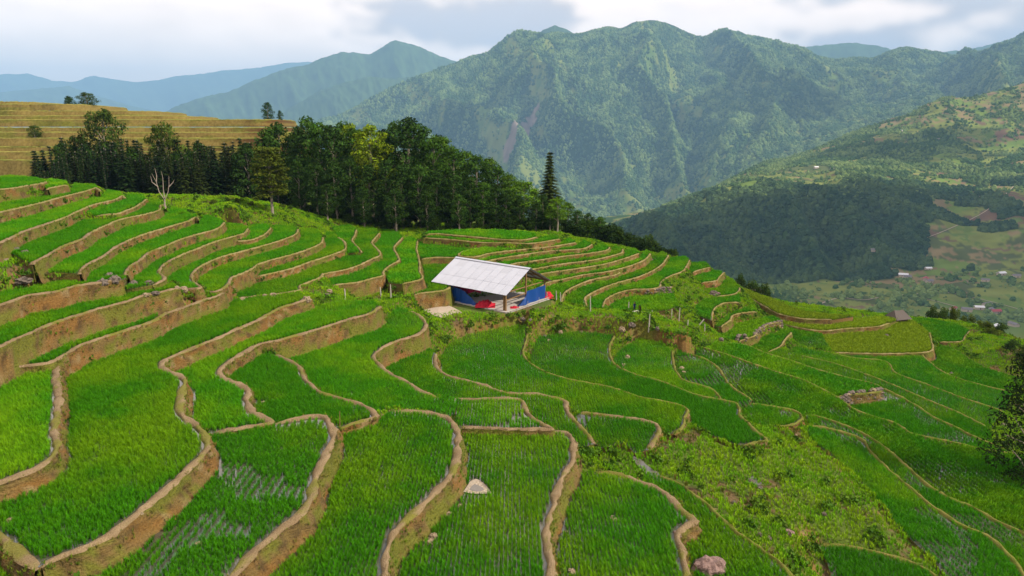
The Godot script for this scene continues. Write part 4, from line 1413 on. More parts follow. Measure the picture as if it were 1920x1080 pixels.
func body_mesh(bones: Array, lo: Vector3, hi: Vector3, cell: float, paint: Callable) -> ArrayMesh:
	var n := Vector3i(((hi - lo) / cell).ceil()) + Vector3i.ONE
	var d := PackedFloat32Array()
	d.resize(n.x * n.y * n.z)
	for k in n.z:
		for j in n.y:
			for i in n.x:
				var p := lo + Vector3(i, j, k) * cell
				var m := 9.0
				for b in bones:
					var q := capsule(p, b[0], b[1], b[2], b[3])
					var h := clampf(0.5 + 0.5 * (q - m) / 0.03, 0.0, 1.0)
					m = lerpf(q, m, h) - 0.03 * h * (1.0 - h)
				d[(k * n.y + j) * n.x + i] = m
	var at := {}
	var v := PackedVector3Array()
	var c := PackedColorArray()
	var idx := PackedInt32Array()
	var sx := 1
	var sy := n.x
	var sz := n.x * n.y
	for k in n.z - 1:
		for j in n.y - 1:
			for i in n.x - 1:
				var o := (k * n.y + j) * n.x + i
				var s := Vector3.ZERO
				var cnt := 0
				for e in [[0, sx, 0, 0], [sy, sx, 1, 0], [sz, sx, 2, 0], [sy + sz, sx, 3, 0], [0, sy, 0, 1], [sx, sy, 1, 1], [sz, sy, 2, 1], [sx + sz, sy, 3, 1], [0, sz, 0, 2], [sx, sz, 1, 2], [sy, sz, 2, 2], [sx + sy, sz, 3, 2]]:
					var a := d[o + e[0]]
					var b := d[o + e[0] + e[1]]
					if (a < 0.0) == (b < 0.0): continue
					var t := a / (a - b)
					var q := Vector3.ZERO
					var f1 := float(e[2] & 1)
					var f2 := float(e[2] >> 1)
					if e[3] == 0: q = Vector3(t, f1, f2)
					elif e[3] == 1: q = Vector3(f1, t, f2)
					else: q = Vector3(f1, f2, t)
					s += q
					cnt += 1
				if cnt > 0:
					at[o] = v.size()
					var P := lo + (Vector3(i, j, k) + s / cnt) * cell
					v.append(P)
					c.append(paint.call(P))
	for o in at:
		for e in [[sx, sy, sz], [sy, sz, sx], [sz, sx, sy]]:
			if (d[o] < 0.0) == (d[o + e[0]] < 0.0): continue
			var q1: int = o - e[1]
			var q2: int = o - e[2]
			var q3: int = o - e[1] - e[2]
			if at.has(q1) and at.has(q2) and at.has(q3):
				idx.append_array(PackedInt32Array([at[o], at[q1], at[q3], at[o], at[q3], at[q2]]))
	var nm := PackedVector3Array()
	for p in v:
		var g := Vector3.ZERO
		for ax in 3:
			var h := Vector3.ZERO
			h[ax] = 0.01
			var m1 := 9.0
			var m2 := 9.0
			for b in bones:
				m1 = minf(m1, capsule(p + h, b[0], b[1], b[2], b[3]))
				m2 = minf(m2, capsule(p - h, b[0], b[1], b[2], b[3]))
			g[ax] = m1 - m2
		nm.append(g.normalized())
	return am(v, idx, nm, c)

func child_figure(pos: Vector3, turn: float, tall: float, shirt: Color, lower: Color, stoop: float, label: String) -> void:
	var o := thing("person", label, "person", pos, turn)
	var k := tall / 1.25
	var hip := Vector3(0, 0.62, 0)
	var neck := Vector3(0, 0.98, 0.10 * stoop)
	var head := neck + Vector3(0, 0.15, 0.03 + 0.06 * stoop)
	var bones := [[hip, neck + Vector3(0, -0.06, 0), 0.105, 0.10], [neck + Vector3(-0.10, -0.03, 0), neck + Vector3(0.10, -0.03, 0), 0.05, 0.05], [neck, head, 0.04, 0.045],
		[head + Vector3(0, -0.03, 0.02), head + Vector3(0, 0.035, 0), 0.075, 0.09], [head + Vector3(0, -0.01, 0.08), head + Vector3(0, -0.02, 0.10), 0.018, 0.014]]
	for s in [-1.0, 1.0]:
		var sh := neck + Vector3(s * 0.14, -0.03, 0)
		var el := sh + Vector3(s * 0.05, -0.20, 0.03 + 0.08 * stoop)
		var wr := el + Vector3(-s * 0.01, -0.17, 0.08 + 0.1 * stoop)
		bones.append_array([[sh, el, 0.046, 0.036], [el, wr, 0.036, 0.026], [wr, wr + Vector3(0, -0.07, 0.02), 0.026, 0.02]])
		var kn := Vector3(s * 0.075, 0.33, 0.05)
		var an := Vector3(s * 0.085, 0.06, 0.0)
		bones.append_array([[Vector3(s * 0.06, 0.60, 0), kn, 0.075, 0.052], [kn, an, 0.05, 0.034], [an + Vector3(0, -0.02, -0.03), an + Vector3(s * 0.01, -0.03, 0.11), 0.034, 0.028]])
	var skin := Color(0.36, 0.20, 0.12)
	var m := body_mesh(bones, Vector3(-0.32, -0.02, -0.2), Vector3(0.32, 1.3, 0.42), 0.028, func(p: Vector3) -> Color:
		if p.y > 0.97 or (p.y < 0.30): return skin
		if absf(p.x) > 0.185 and p.y < 0.80: return skin
		return shirt if p.y > 0.60 else lower)
	part("body", m, mats.plain, o)
	var hb2 := Build.new()
	var cap := rock_mesh(2, 0.12, 3, 1)
	var hair := part("hair", cap, mat("hair", lin(0.012, 0.010, 0.009), 0.6), o)
	hair.position = head + Vector3(0, 0.055, -0.022)
	hair.scale = Vector3(0.092, 0.075, 0.092)
	o.scale = Vector3.ONE * k

func make_people() -> void:
	var a := on_ground(1189, 584)
	child_figure(a, 0.5, 1.25, Color(0.02, 0.07, 0.34), Color(0.03, 0.05, 0.16), 0.1, "child in blue clothes standing beside the bare earth patch")
	var b := on_ground(1200, 588)
	child_figure(b, -0.6, 1.12, Color(0.42, 0.20, 0.12), Color(0.20, 0.06, 0.05), 0.9, "child in orange brown clothes stooping beside the child in blue")
	patch("path", "1185,588 1192,581 1205,578 1226,579 1224,584 1205,589", 0.03, mats.slab, "small bare earth patch where the children stand")

func surf_y(x: float, z: float) -> float:
	var c := cell_of(x, z)
	return -fields[ids[c]].drop if c >= 0 and ids[c] != 255 else ground_y(x, z)

func patch(called: String, px: String, lift: float, m: Material, label: String, drop := 21.5, flat := false) -> void:
	var pl := PackedVector2Array()
	for p in parse_points(px):
		var h := on_ground(p.x, p.y)
		pl.append(Vector2(h.x, -h.z))
	pl.append(pl[0])
	pl = spline(pl, 0.25)
	pl.remove_at(pl.size() - 1)
	var v := PackedVector3Array()
	var low := 1e9
	for p in pl: low = minf(low, surf_y(p.x, p.y))
	for p in pl: v.append(Vector3(p.x, (low if flat else surf_y(p.x, p.y)) + lift, -p.y))
	var tri := Geometry2D.triangulate_polygon(pl)
	if tri.size() == 0: return
	for k in range(0, tri.size(), 3):
		if (v[tri[k + 2]] - v[tri[k]]).cross(v[tri[k + 1]] - v[tri[k]]).y < 0.0:
			var t := tri[k + 1]
			tri[k + 1] = tri[k + 2]
			tri[k + 2] = t
	var n := PackedVector3Array()
	for p in v: n.append(Vector3.UP)
	var o := top(called, am(v, tri, n), m)
	tag(o, label, "", "", "structure")

# ---------------------------------------------------------------- posts, rocks, walls
# u, v, drop, size in metres, tone (0 grey, 1 tan, 2 pink)
const ROCKS := [
	[1328, 1072, 22.7, 1.5, 2], [1270, 1004, 21.9, 0.7, 2], [1147, 974, 21.9, 0.42, 1], [1153, 976, 21.9, 0.36, 1], [842, 968, 20.8, 0.5, 1], [862, 952, 20.8, 0.42, 1], [813, 1012, 20.8, 0.62, 1],
	[806, 1019, 20.8, 0.5, 1], [1062, 1003, 21.8, 0.34, 1], [1073, 1074, 21.8, 0.5, 1], [373, 1023, 19.1, 0.42, 1], [268, 995, 18.7, 0.36, 1], [571, 999, 19.9, 0.5, 0], [493, 757, 19.5, 0.45, 1], [20, 982, 18.2, 0.4, 1],
	[462, 752, 18.9, 0.34, 1], [600, 970, 19.7, 0.4, 1], [195, 547, 13.3, 1.3, 0], [218, 543, 13.3, 1.5, 0], [250, 534, 13.2, 1.2, 0], [278, 533, 13.2, 1.1, 0], [206, 521, 12.7, 0.9, 0], [292, 563, 15.4, 1.0, 0], [275, 572, 15.5, 0.7, 1], [345, 547, 15.2, 1.0, 1], [333, 552, 15.4, 0.6, 1],
	[455, 564, 16.8, 0.8, 1], [512, 555, 16.6, 0.9, 1], [496, 556, 16.6, 0.6, 1], [45, 532, 12.2, 1.4, 0], [30, 472, 10.9, 1.3, 0], [48, 476, 10.9, 0.9, 0], [12, 490, 11.2, 0.6, 2], [225, 655, 17.5, 0.5, 1], [325, 620, 17.5, 0.5, 1], [575, 572, 18.2, 1.1, 1],
	[612, 555, 18.6, 1.0, 0], [618, 548, 18.6, 0.8, 1], [980, 600, 20.4, 1.1, 0], [994, 602, 20.4, 0.7, 0], [1022, 632, 22.0, 0.8, 0], [1030, 640, 22.3, 0.6, 1], [1051, 628, 21.8, 0.8, 1], [1090, 624, 21.6, 0.6, 1], [1166, 622, 21.6, 0.9, 1], [1184, 620, 21.4, 1.3, 0], [1232, 622, 21.4, 0.8, 0],
	[1176, 672, 23.0, 0.7, 1], [1170, 685, 23.2, 0.6, 1], [1352, 638, 24.6, 1.1, 0], [1338, 553, 23.4, 1.9, 0], [1347, 552, 23.5, 1.0, 2], [1220, 489, 19.9, 1.1, 2], [1228, 487, 19.9, 0.8, 0], [1278, 693, 23.6, 0.7, 1], [1283, 700, 23.7, 0.6, 1],
	[1442, 1010, 23.0, 0.5, 0], [1425, 1003, 22.9, 0.4, 0], [1408, 905, 22.8, 0.7, 0], [1425, 916, 22.9, 0.6, 0], [1376, 946, 22.8, 0.35, 0], [1545, 967, 23.2, 0.5, 0], [1493, 818, 23.7, 0.25, 1], [1478, 1003, 23.1, 0.7, 2], [1882, 800, 27.0, 0.9, 0], [1783, 702, 29.3, 0.8, 0], [1663, 630, 28.8, 1.0, 0],
]
const POSTS := [[647, 559, 542], [714, 556, 538], [733, 561, 533], [1043, 564, 545], [1051, 566, 548], [1107, 585, 555], [1178, 581, 566], [1259, 592, 579], [1273, 598, 577], [1216, 625, 596], [1289, 613, 600], [1321, 623, 607], [1025, 561, 548]]

func make_posts_and_rocks() -> void:
	var shapes := []
	for k in 6: shapes.append(rock_mesh(3, 0.24 + 0.03 * k, 90 + k, 1))
	var tones := [mat("rock_grey", lin(0.155, 0.13, 0.115), 0.9, true, mats.rock.albedo_texture, 0.6, mats.rock.normal_texture, 1.5), mat("rock_tan", lin(0.30, 0.24, 0.165), 0.9, true, mats.rock.albedo_texture, 0.6, mats.rock.normal_texture, 1.5), mat("rock_pink", lin(0.26, 0.18, 0.17), 0.9, true, mats.rock.albedo_texture, 0.5, mats.rock.normal_texture, 1.8)]
	var words := ["grey weathered rock jutting from the hillside among the terraces", "pale tan stone lying on a terrace bank", "pinkish rock at the edge of a terrace"]
	var n := 0
	for r in ROCKS:
		var p := on_ground(r[0], r[1])
		var m := top("boulder" if n == 0 else "rock", shapes[n % 6], tones[r[4]])
		var s: float = r[3] * 0.5 * (1.0 if n == 0 else (0.58 if r[4] == 0 else 0.72))
		m.position = p + Vector3(0, s * 0.12, 0)
		m.scale = Vector3(s * rng.randf_range(0.9, 1.25), s * rng.randf_range(0.65, 0.95), s * rng.randf_range(0.8, 1.1))
		m.rotation = Vector3(rng.randf_range(-0.4, 0.4), rng.randf() * TAU, rng.randf_range(-0.4, 0.4))
		if n == 0: tag(m, "large pinkish brown boulder beside the narrow rice strip", "boulder")
		else: tag(m, words[r[4]], "rock", ["grey rocks of the hillside", "pale stones on the banks", "pinkish rocks by the terraces"][r[4]])
		n += 1
	var k := 0
	for q in POSTS:
		var p := on_ground(q[0], q[1])
		var h := clampf((q[1] - q[2]) / FOC * -p.z * 1.04, 0.5, 2.4)
		var b := Build.new()
		b.tube([Vector3(0, -0.4, 0), Vector3(0.01, h * 0.5, 0), Vector3(0.0, h, 0.01)], [0.07, 0.065, 0.05], 7)
		var o := top("fence_post", b.mesh(true), mats.post_white)
		o.position = p
		o.rotation.z = rng.randf_range(-0.05, 0.05)
		tag(o, "slim whitish fence post standing in the grass round the shed", "fence post", "fence posts round the shed knoll")
	var lp := on_ground(1308, 611)
	var lb := Build.new()
	lb.tube([Vector3(0, -0.2, 0), Vector3(0.75, 0.85, 0)], [0.08, 0.07], 7)
	var lo := top("fence_post", lb.mesh(true), mats.post_white)
	lo.position = lp
	tag(lo, "thick whitish fence post leaning far over in the grass", "fence post")
	var stick := on_ground(637, 801)
	var sb := Build.new()
	sb.tube([Vector3(0, -0.2, 0), Vector3(0.06, 1.0, 0)], [0.03, 0.02], 6)
	var so := top("stick", sb.mesh(true), mats.timber)
	so.position = stick
	tag(so, "thin bare stick upright where three paddies meet", "stick")
	stone_wall("1212,554 1228,549 1245,548 1256,551", 22.3, 1.0, "low dry stone wall under the broad field by the children")
	stone_wall("1416,633 1426,622 1446,612 1465,612", 27.2, 1.5, "dry stone wall holding the terrace below the knoll")
	stone_wall("1382,641 1390,636 1398,641", 26.9, 1.1, "short stump of dry stone wall in the dark green field")
	stone_wall("1572,756 1600,752 1630,750 1652,748", 26.6, 1.5, "dry stone wall with orange earth below the long terrace")
	patch("water", "1184,856 1192,858 1206,870 1218,880 1236,893 1246,904 1238,908 1222,898 1206,884 1190,870", 0.03, mats.puddle, "runnel of grey water crossing the rough grass slope", 22.2)
	patch("water", "1402,898 1412,896 1420,902 1428,910 1418,912 1406,906", 0.05, mats.puddle, "small puddle between wet rocks on the grass slope", 22.9)
	patch("water", "1728,992 1734,990 1738,1000 1734,1006", 0.05, mats.puddle, "small puddle at the foot of the grass slope", 23.6)
	patch("silt", "869,926 876,914 884,904 892,901 905,908 918,921 922,928 905,930 885,930", 0.05, mats.pale_soil, "pale wet silt washed out below the bund", 20.9, true)
	patch("water", "880,922 890,912 900,914 908,921 894,924", 0.058, mats.puddle, "skin of water on the pale silt", 20.9, true)

func stone_wall(px: String, drop: float, high: float, label: String) -> void:
	var pl := PackedVector2Array()
	for p in parse_points(px):
		var h := on_ground(p.x, p.y)
		pl.append(Vector2(h.x, -h.z))
	pl = spline(pl, 0.45)
	var ctr := pl[pl.size() / 2]
	var base := 1e9
	for p in pl: base = minf(base, surf_y(p.x, p.y))
	var o := thing("stone_wall", label, "stone wall", Vector3(ctr.x, base, -ctr.y))
	var shapes := []
	for k in 3: shapes.append(rock_mesh(2, 0.3, 140 + k, 1))
	var rows := int(high / 0.32)
	for j in rows:
		for k in pl.size():
			var m := part("stone", shapes[(j + k) % 3], mats.rock_grey if (j * 3 + k * 5) % 7 > 0 else mats.rock_tan, o)
			var s := rng.randf_range(0.16, 0.26)
			m.position = Vector3(pl[k].x - ctr.x + rng.randf_range(-0.12, 0.12), 0.15 + j * 0.32, ctr.y - pl[k].y + rng.randf_range(-0.1, 0.1) - j * 0.08)
			m.scale = Vector3(s * 1.2, s * 0.8, s)
			m.rotation = Vector3(rng.randf_range(-0.3, 0.3), rng.randf() * TAU, rng.randf_range(-0.3, 0.3))

# ---------------------------------------------------------------- trees
func leaf_ball(b: Build, r: RandomNumberGenerator, ctr: Vector3, rad: Vector3, count: int, size: float, col: Color, droop := 0.0) -> void:
	for k in count:
		var d := Vector3(r.randfn(), r.randfn(), r.randfn()).normalized()
		var p := ctr + d * rad * pow(r.randf(), 0.33)
		var n := (d + Vector3(r.randfn(), r.randfn() + 0.7, r.randfn()) * 0.7).normalized()
		var t := n.cross(Vector3(r.randfn(), r.randfn(), r.randfn())).normalized()
		var s := n.cross(t)
		var l := size * r.randf_range(0.6, 1.35)
		var g := r.randf_range(0.65, 1.35)
		var c := Color(col.r * g * r.randf_range(0.85, 1.2), col.g * g, col.b * g)
		var sag := Vector3.DOWN * droop * l
		b.quad(p - t * l, p + s * l * 0.42, p + t * l + sag, p - s * l * 0.42, c)

func crown_broad(sd: int, col: Color, low := 2.4, wide := 2.5, boughs := 26, leaves := 150, size := 0.17) -> Array:
	var r := RandomNumberGenerator.new()
	r.seed = sd
	var b := Build.new()
	var w := Build.new()
	w.tube([Vector3(0, -0.4, 0), Vector3(r.randf_range(-0.1, 0.1), 3.0, 0.1), Vector3(r.randf_range(-0.3, 0.3), 6.0, r.randf_range(-0.3, 0.3)), Vector3(0, 8.6, 0)], [0.20, 0.15, 0.10, 0.03], 7)
	for k in boughs:
		var t := (k + r.randf()) / boughs
		var y := lerpf(low, 9.4, t)
		var prof := sin(PI * pow(clampf((y - low + 0.7) / (10.2 - low + 0.7), 0.0, 1.0), 0.75))
		var a := k * 2.4 + r.randf()
		var rr := wide * prof * r.randf_range(0.35, 0.85)
		var c := Vector3(cos(a) * rr, y, sin(a) * rr)
		var s := r.randf_range(0.75, 1.25) * (0.55 + 0.55 * prof)
		var tone := r.randf_range(0.75, 1.3)
		leaf_ball(b, r, c, Vector3(s * 1.1, s * 0.62, s * 1.1), leaves, size, Color(col.r * tone, col.g * tone, col.b * tone), 0.2)
		if k % 2 == 0: w.tube([Vector3(0, y - 1.4, 0), Vector3(c.x * 0.5, y - 0.6, c.z * 0.5), c], [0.07, 0.045, 0.015], 5)
	return [b.mesh(false, true), w.mesh(true)]

func crown_conifer(sd: int, col: Color, arms := 8, sprays := 9, fat := 1.0) -> Array:
	var r := RandomNumberGenerator.new()
	r.seed = sd
	var b := Build.new()
	var w := Build.new()
	w.tube([Vector3(0, -0.4, 0), Vector3(0, 5, 0), Vector3(0, 9.8, 0)], [0.16, 0.10, 0.02], 6)
	var levels := 26
	for k in levels:
		var y := lerpf(0.9, 9.9, float(k) / levels)
		var reach := lerpf(1.35, 0.06, pow(float(k) / levels, 0.95)) * r.randf_range(0.8, 1.15)
		for m in arms:
			var a := TAU * m / arms + r.randf() * 0.7 + k
			var dir := Vector3(cos(a), 0, sin(a))
			var len := reach * r.randf_range(0.65, 1.2)
			for q in sprays:
				var f := (q + r.randf()) / sprays
				var p := Vector3(0, y - 0.42 * f * len, 0) + dir * len * f + Vector3(r.randfn(), r.randfn(), r.randfn()) * 0.06
				var side := Vector3(-dir.z, r.randf_range(-0.4, 0.4), dir.x) * r.randf_range(0.10, 0.19) * (1.15 - 0.5 * f) * (0.35 + 0.55 * reach) * fat
				var along := (dir + Vector3(0, -0.45, 0)).normalized() * r.randf_range(0.10, 0.2) * (0.5 + 0.4 * reach) * fat
				var g := r.randf_range(0.6, 1.4)
				b.quad(p - along, p + side, p + along, p - side, Color(col.r * g, col.g * g, col.b * g))
	return [b.mesh(false, true), w.mesh(true)]

func crown_layer(sd: int, col: Color, low: float, wide: float, layers: int) -> Array:
	var r := RandomNumberGenerator.new()
	r.seed = sd
	var b := Build.new()
	var w := Build.new()
	w.tube([Vector3(0, -0.4, 0), Vector3(0.05, 3.5, 0), Vector3(-0.05, 7, 0.05), Vector3(0, 9.6, 0)], [0.17, 0.13, 0.08, 0.02], 7)
	for k in layers:
		var t := float(k) / (layers - 1)
		var y := lerpf(low, 9.6, t)
		var prof := wide * (0.35 + 0.65 * sin(PI * clampf(0.22 + t * 0.74, 0.0, 1.0)))
		var arms := 5 + k % 2
		for m in arms:
			var a := TAU * m / arms + k * 1.1 + r.randf() * 0.5
			var len := prof * r.randf_range(0.55, 1.0)
			var c := Vector3(cos(a) * len * 0.72, y + r.randf_range(-0.15, 0.2), sin(a) * len * 0.72)
			w.tube([Vector3(0, y - 0.5, 0), c], [0.045, 0.012], 5)
			var tone := r.randf_range(0.75, 1.3)
			leaf_ball(b, r, c, Vector3(0.85, 0.36, 0.85) * r.randf_range(0.75, 1.2), 130, 0.16, Color(col.r * tone, col.g * tone, col.b * tone), 0.35)
	return [b.mesh(false, true), w.mesh(true)]

func shrub_mesh(sd: int, col: Color) -> Array:
	var r := RandomNumberGenerator.new()
	r.seed = sd
	var b := Build.new()
	var w := Build.new()
	for k in 9:
		var a := r.randf() * TAU
		var rr := sqrt(r.randf()) * 3.6
		var c := Vector3(cos(a) * rr, r.randf_range(2.0, 8.2) * (1.0 - rr * 0.10), sin(a) * rr)
		var tone := r.randf_range(0.7, 1.3)
		leaf_ball(b, r, c, Vector3(2.0, 1.9, 2.0), 210, 0.42, Color(col.r * tone, col.g * tone, col.b * tone), 0.2)
		w.tube([Vector3(0, -0.5, 0), c * Vector3(0.5, 0.6, 0.5), c], [0.22, 0.13, 0.04], 5)
	return [b.mesh(false, true), w.mesh(true)]

func plant_tree(called: String, proto: Array, pos: Vector3, high: float, spread: float, label: String, group: String, leaf: Material, wood: Material) -> void:
	var o := thing(called, label, "shrub" if called == "shrub" else "tree", pos, rng.randf() * TAU, group)
	o.scale = Vector3(high / 10.0 * spread, high / 10.0, high / 10.0 * spread)
	part("trunk", proto[1], wood, o)
	part("crown", proto[0], leaf, o)

func tree_px(called: String, proto: Array, u: float, vtop: float, depth: float, spread: float, label: String, group: String, leaf: Material, wood: Material) -> void:
	var t := at_depth(u, vtop, depth)
	var gy := ground_y(t.x, depth)
	plant_tree(called, proto, Vector3(t.x, gy, t.z), maxf(t.y - gy, 1.0), spread, label, group, leaf, wood)

func make_trees() -> void:
	var dark := Color(0.02232, 0.0496, 0.00868)
	var mid := Color(0.0372, 0.0868, 0.00992)
	var lite := Color(0.124, 0.186, 0.00868)
	var con := []
	for k in 6: con.append(crown_conifer(1 + k * 3, [Color(0.016, 0.033, 0.010), Color(0.022, 0.040, 0.010), Color(0.029, 0.043, 0.011)][k % 3], 7 + k % 3, 8 + k % 2, 1.0 + 0.12 * (k % 4)))
	var br := [crown_broad(11, dark), crown_broad(12, Color(0.0279, 0.0651, 0.0093), 2.0, 2.8), crown_broad(13, mid, 2.2, 2.6), crown_broad(14, Color(0.0465, 0.0961, 0.00992), 2.6, 2.4), crown_broad(15, dark, 1.6, 2.3)]
	var light := [crown_broad(16, lite, 3.2, 2.5, 24), crown_broad(17, Color(0.0682, 0.1426, 0.00868), 4.0, 2.9, 22)]
	var lay := [crown_layer(21, Color(0.056, 0.076, 0.009), 3.1, 2.4, 10), crown_broad(22, Color(0.0341, 0.0589, 0.0093), 5.0, 3.1, 20, 150, 0.17), crown_broad(23, Color(0.0465, 0.0744, 0.0093), 5.6, 3.0, 18, 150, 0.17)]
	var shr := [shrub_mesh(31, Color(0.0186, 0.03844, 0.00682)), shrub_mesh(32, Color(0.02852, 0.0558, 0.00806)), shrub_mesh(33, Color(0.062, 0.093, 0.00868))]
	var L: Material = mats.leaves
	var B: Material = mats.bark
	var N: Material = mats.needles
	# conifer plantation between the left terraces and the straw hill
	var n := 0
	for row in [[72, 380, 292, 121.0, 34], [60, 470, 280, 127.0, 40], [64, 560, 270, 134.0, 44], [80, 570, 268, 141.0, 40]]:
		for k in int(row[4]):
			var u := lerpf(row[0], row[1], (k + rng.randf_range(-0.3, 0.3)) / row[4])
			var vt: float = row[2] + rng.randf_range(-16.0, 22.0) + (18.0 if u < 110.0 else 0.0)
			tree_px("conifer", con[(n * 7 + int(u)) % 6], u, vt, row[3] + rng.randf_range(-2.5, 2.5), rng.randf_range(1.2, 2.3), "narrow dark conifer in the dense stand behind the terraces", "conifers of the dense stand", N, B)
			n += 1
	for k in 16:
		var u := 110.0 + k * 27.0 + rng.randf_range(-9, 9)
		tree_px("forest_tree", br[0 if k % 3 else 4], u, 268.0 + rng.randf_range(-16, 34), 124.0 + rng.randf_range(0, 16), rng.randf_range(0.55, 0.8), "dark leafy tree growing up between the narrow conifers", "leafy trees among the conifers", L, B)
	# broadleaved forest right of it: [u, v of the top, depth, spread, which]
	var wood := [[560, 232, 127, 0.9, 0], [575, 212, 130, 0.8, 1], [596, 220, 124, 0.95, 2], [622, 228, 121, 0.95, 0], [640, 222, 130, 0.9, 1], [664, 232, 124, 0.9, 2], [716, 236, 124, 0.85, 0], [738, 222, 128, 0.95, 1], [762, 213, 122, 1.0, 0], [790, 226, 126, 0.9, 1],
		[812, 248, 121, 0.95, 2], [830, 246, 127, 0.9, 3], [850, 270, 120, 1.0, 2], [872, 278, 124, 1.0, 3], [893, 286, 119, 1.05, 1], [915, 290, 122, 1.05, 3], [934, 306, 119, 1.0, 1], [556, 290, 116, 0.9, 4], [590, 300, 115, 0.95, 0], [625, 296, 114, 0.95, 4], [655, 292, 115, 0.95, 0], [690, 300, 114, 0.95, 4], [722, 296, 114, 0.95, 0],
		[752, 300, 113, 1.0, 4], [785, 306, 113, 1.0, 1], [818, 310, 112, 1.0, 4], [850, 322, 112, 1.05, 0], [880, 328, 111, 1.05, 4], [905, 338, 111, 1.05, 2], [930, 345, 111, 1.05, 0], [955, 322, 117, 1.0, 3], [970, 338, 119, 1.0, 1], [1000, 350, 117, 1.05, 2], [1018, 362, 114, 1.1, 0], [1066, 376, 116, 1.1, 3], [1084, 392, 114, 1.2, 1], [1104, 398, 115, 1.2, 0], [1126, 404, 115, 1.3, 2], [948, 352, 111, 1.1, 4], [975, 366, 111, 1.1, 0], [1005, 376, 111, 1.2, 4], [1032, 384, 111, 1.2, 0], [520, 222, 133, 0.8, 0], [498, 232, 131, 0.75, 1], [610, 340, 111, 1.1, 4], [680, 345, 111, 1.1, 4], [740, 350, 110, 1.1, 0], [800, 352, 110, 1.1, 4], [860, 362, 109, 1.1, 1]]
	for t in wood:
		tree_px("forest_tree", br[t[4]], t[0], t[1], t[2], t[3], ["dark green full crowned tree in the forest edge", "broad crowned green tree in the forest edge", "fresh green tree lit among the darker forest trees", "light leafy tree on the sloping end of the forest", "low branched dark tree at the front of the forest"][t[4]], "tall trees of the forest edge", L, B)
	tree_px("bright_tree", light[0], 692, 224, 119.0, 0.95, "bright yellow green tree standing out of the dark forest", "", L, B)
	tree_px("bright_tree", light[0], 655, 222, 127.0, 0.6, "thin yellow green tree top behind the bright tree", "", L, B)
	tree_px("spreading_tree", light[1], 982, 334, 113.0, 1.25, "spreading fresh green tree with twin pale trunks at the forest end", "", L, B)
	tree_px("spreading_tree", light[1], 1046, 368, 110.0, 1.35, "low spreading tree with forked trunk beside the tall conical tree", "", L, B)
	tree_px("conical_tree", crown_conifer(5, Color(0.040, 0.058, 0.013), 13, 13, 1.25), 1031, 281, 118.0, 1.9, "tall conical tree standing alone at the forest end", "", L, B)
	tree_px("layered_tree", lay[0], 501, 276, 100.0, 1.4, "tall pale trunked tree with layered boughs before the dark stand", "", L, B)
	tree_px("layered_tree", lay[1], 186, 195, 139.0, 0.72, "flat topped tree rising over the conifers before the straw hill", "", L, B)
	tree_px("layered_tree", lay[2], 303, 224, 134.0, 0.68, "umbrella crowned tree on a bare trunk above the dead tree", "", L, B)
	tree_px("layered_tree", lay[1], 142, 245, 139.0, 0.55, "small dark double crowned tree beside the flat topped tree", "", N, B)
	# trees on the straw hill
	for t in [[128, 178, 205, 9.0, "bushy tree on the skyline of the straw hill", 0], [160, 170, 206, 9.5, "thin open tree on the skyline of the straw hill", 1], [500, 190, 188, 6.5, "round topped tree at the end of the straw terraces", 0], [524, 206, 188, 3.5, "small bush at the end of the straw terraces", 0], [62, 233, 168, 6.0, "low tree on the straw terraces", 1]]:
		var p := at_depth(t[0], t[1], t[2])
		plant_tree("hill_tree", br[0] if t[5] == 0 else lay[1], p - Vector3(0, t[3], 0), t[3], 1.1, t[4], "", L, B)
	# understorey along the forest foot and down the crest
	var line := [[560, 405], [590, 400], [620, 398], [650, 402], [680, 398], [710, 400], [740, 402], [765, 405], [790, 408], [815, 405], [842, 402], [868, 404], [895, 408], [920, 404], [945, 400], [968, 404], [990, 402], [1014, 408], [1040, 404], [1064, 408], [1084, 402], [1104, 412], [1122, 402], [1142, 412], [1160, 418], [1178, 424], [1196, 434], [1212, 438], [1230, 446], [1248, 456], [1262, 462]]
	for k in line.size():
		var q = line[k]
		var d := lerpf(110.0, 118.0, clampf((q[0] - 950.0) / 250.0, 0.0, 1.0))
		if q[0] < 800: d = 113.0
		tree_px("shrub", shr[0 if k % 3 else 1], q[0], q[1] - rng.randf_range(0, 8), d, rng.randf_range(1.1, 1.5), "dark leafy shrub crowding the foot of the forest", "shrubs along the forest foot", L, B)
	for k in 34:
		tree_px("shrub", shr[0], 545.0 + k * 13.0 + rng.randf_range(-4, 4), 372.0 + rng.randf_range(-14, 16) + maxf(0.0, k - 24) * 2.0, 123.0 + rng.randf_range(-2, 3), 1.2, "dark leafy shrub under the tall trees of the forest", "undergrowth inside the forest", L, B)
	for q in [[400, 388, 96.0], [425, 392, 98.0], [448, 380, 100.0], [470, 395, 101.0], [530, 400, 106.0], [545, 388, 108.0], [480, 372, 108.0]]:
		tree_px("shrub", shr[1 if q[0] % 2 else 2], q[0], q[1], q[2], 1.3, "brushwood bush behind the grassy mound", "bushes behind the grassy mound", L, B)
	# right-hand slope
	for q in [[1388, 506, 121.0, 0.55, 1], [1410, 520, 119.0, 1.2, 1], [1432, 524, 118.0, 0.9, 1], [1755, 566, 112.0, 0.6, 1], [1775, 572, 110.0, 0.9, 1], [1796, 566, 112.0, 0.5, 2], [1820, 578, 110.0, 0.55, 2], [1850, 596, 100.0, 1.4, 2], [1878, 600, 98.0, 1.3, 1], [1862, 612, 96.0, 1.5, 2], [1900, 632, 88.0, 1.4, 1], [1838, 618, 98.0, 1.3, 2], [1925, 640, 84.0, 1.4, 1]]:
		var p := at_depth(q[0], q[1], q[2])
		var gy := minf(surf_y(p.x, q[2]), p.y - 1.8)
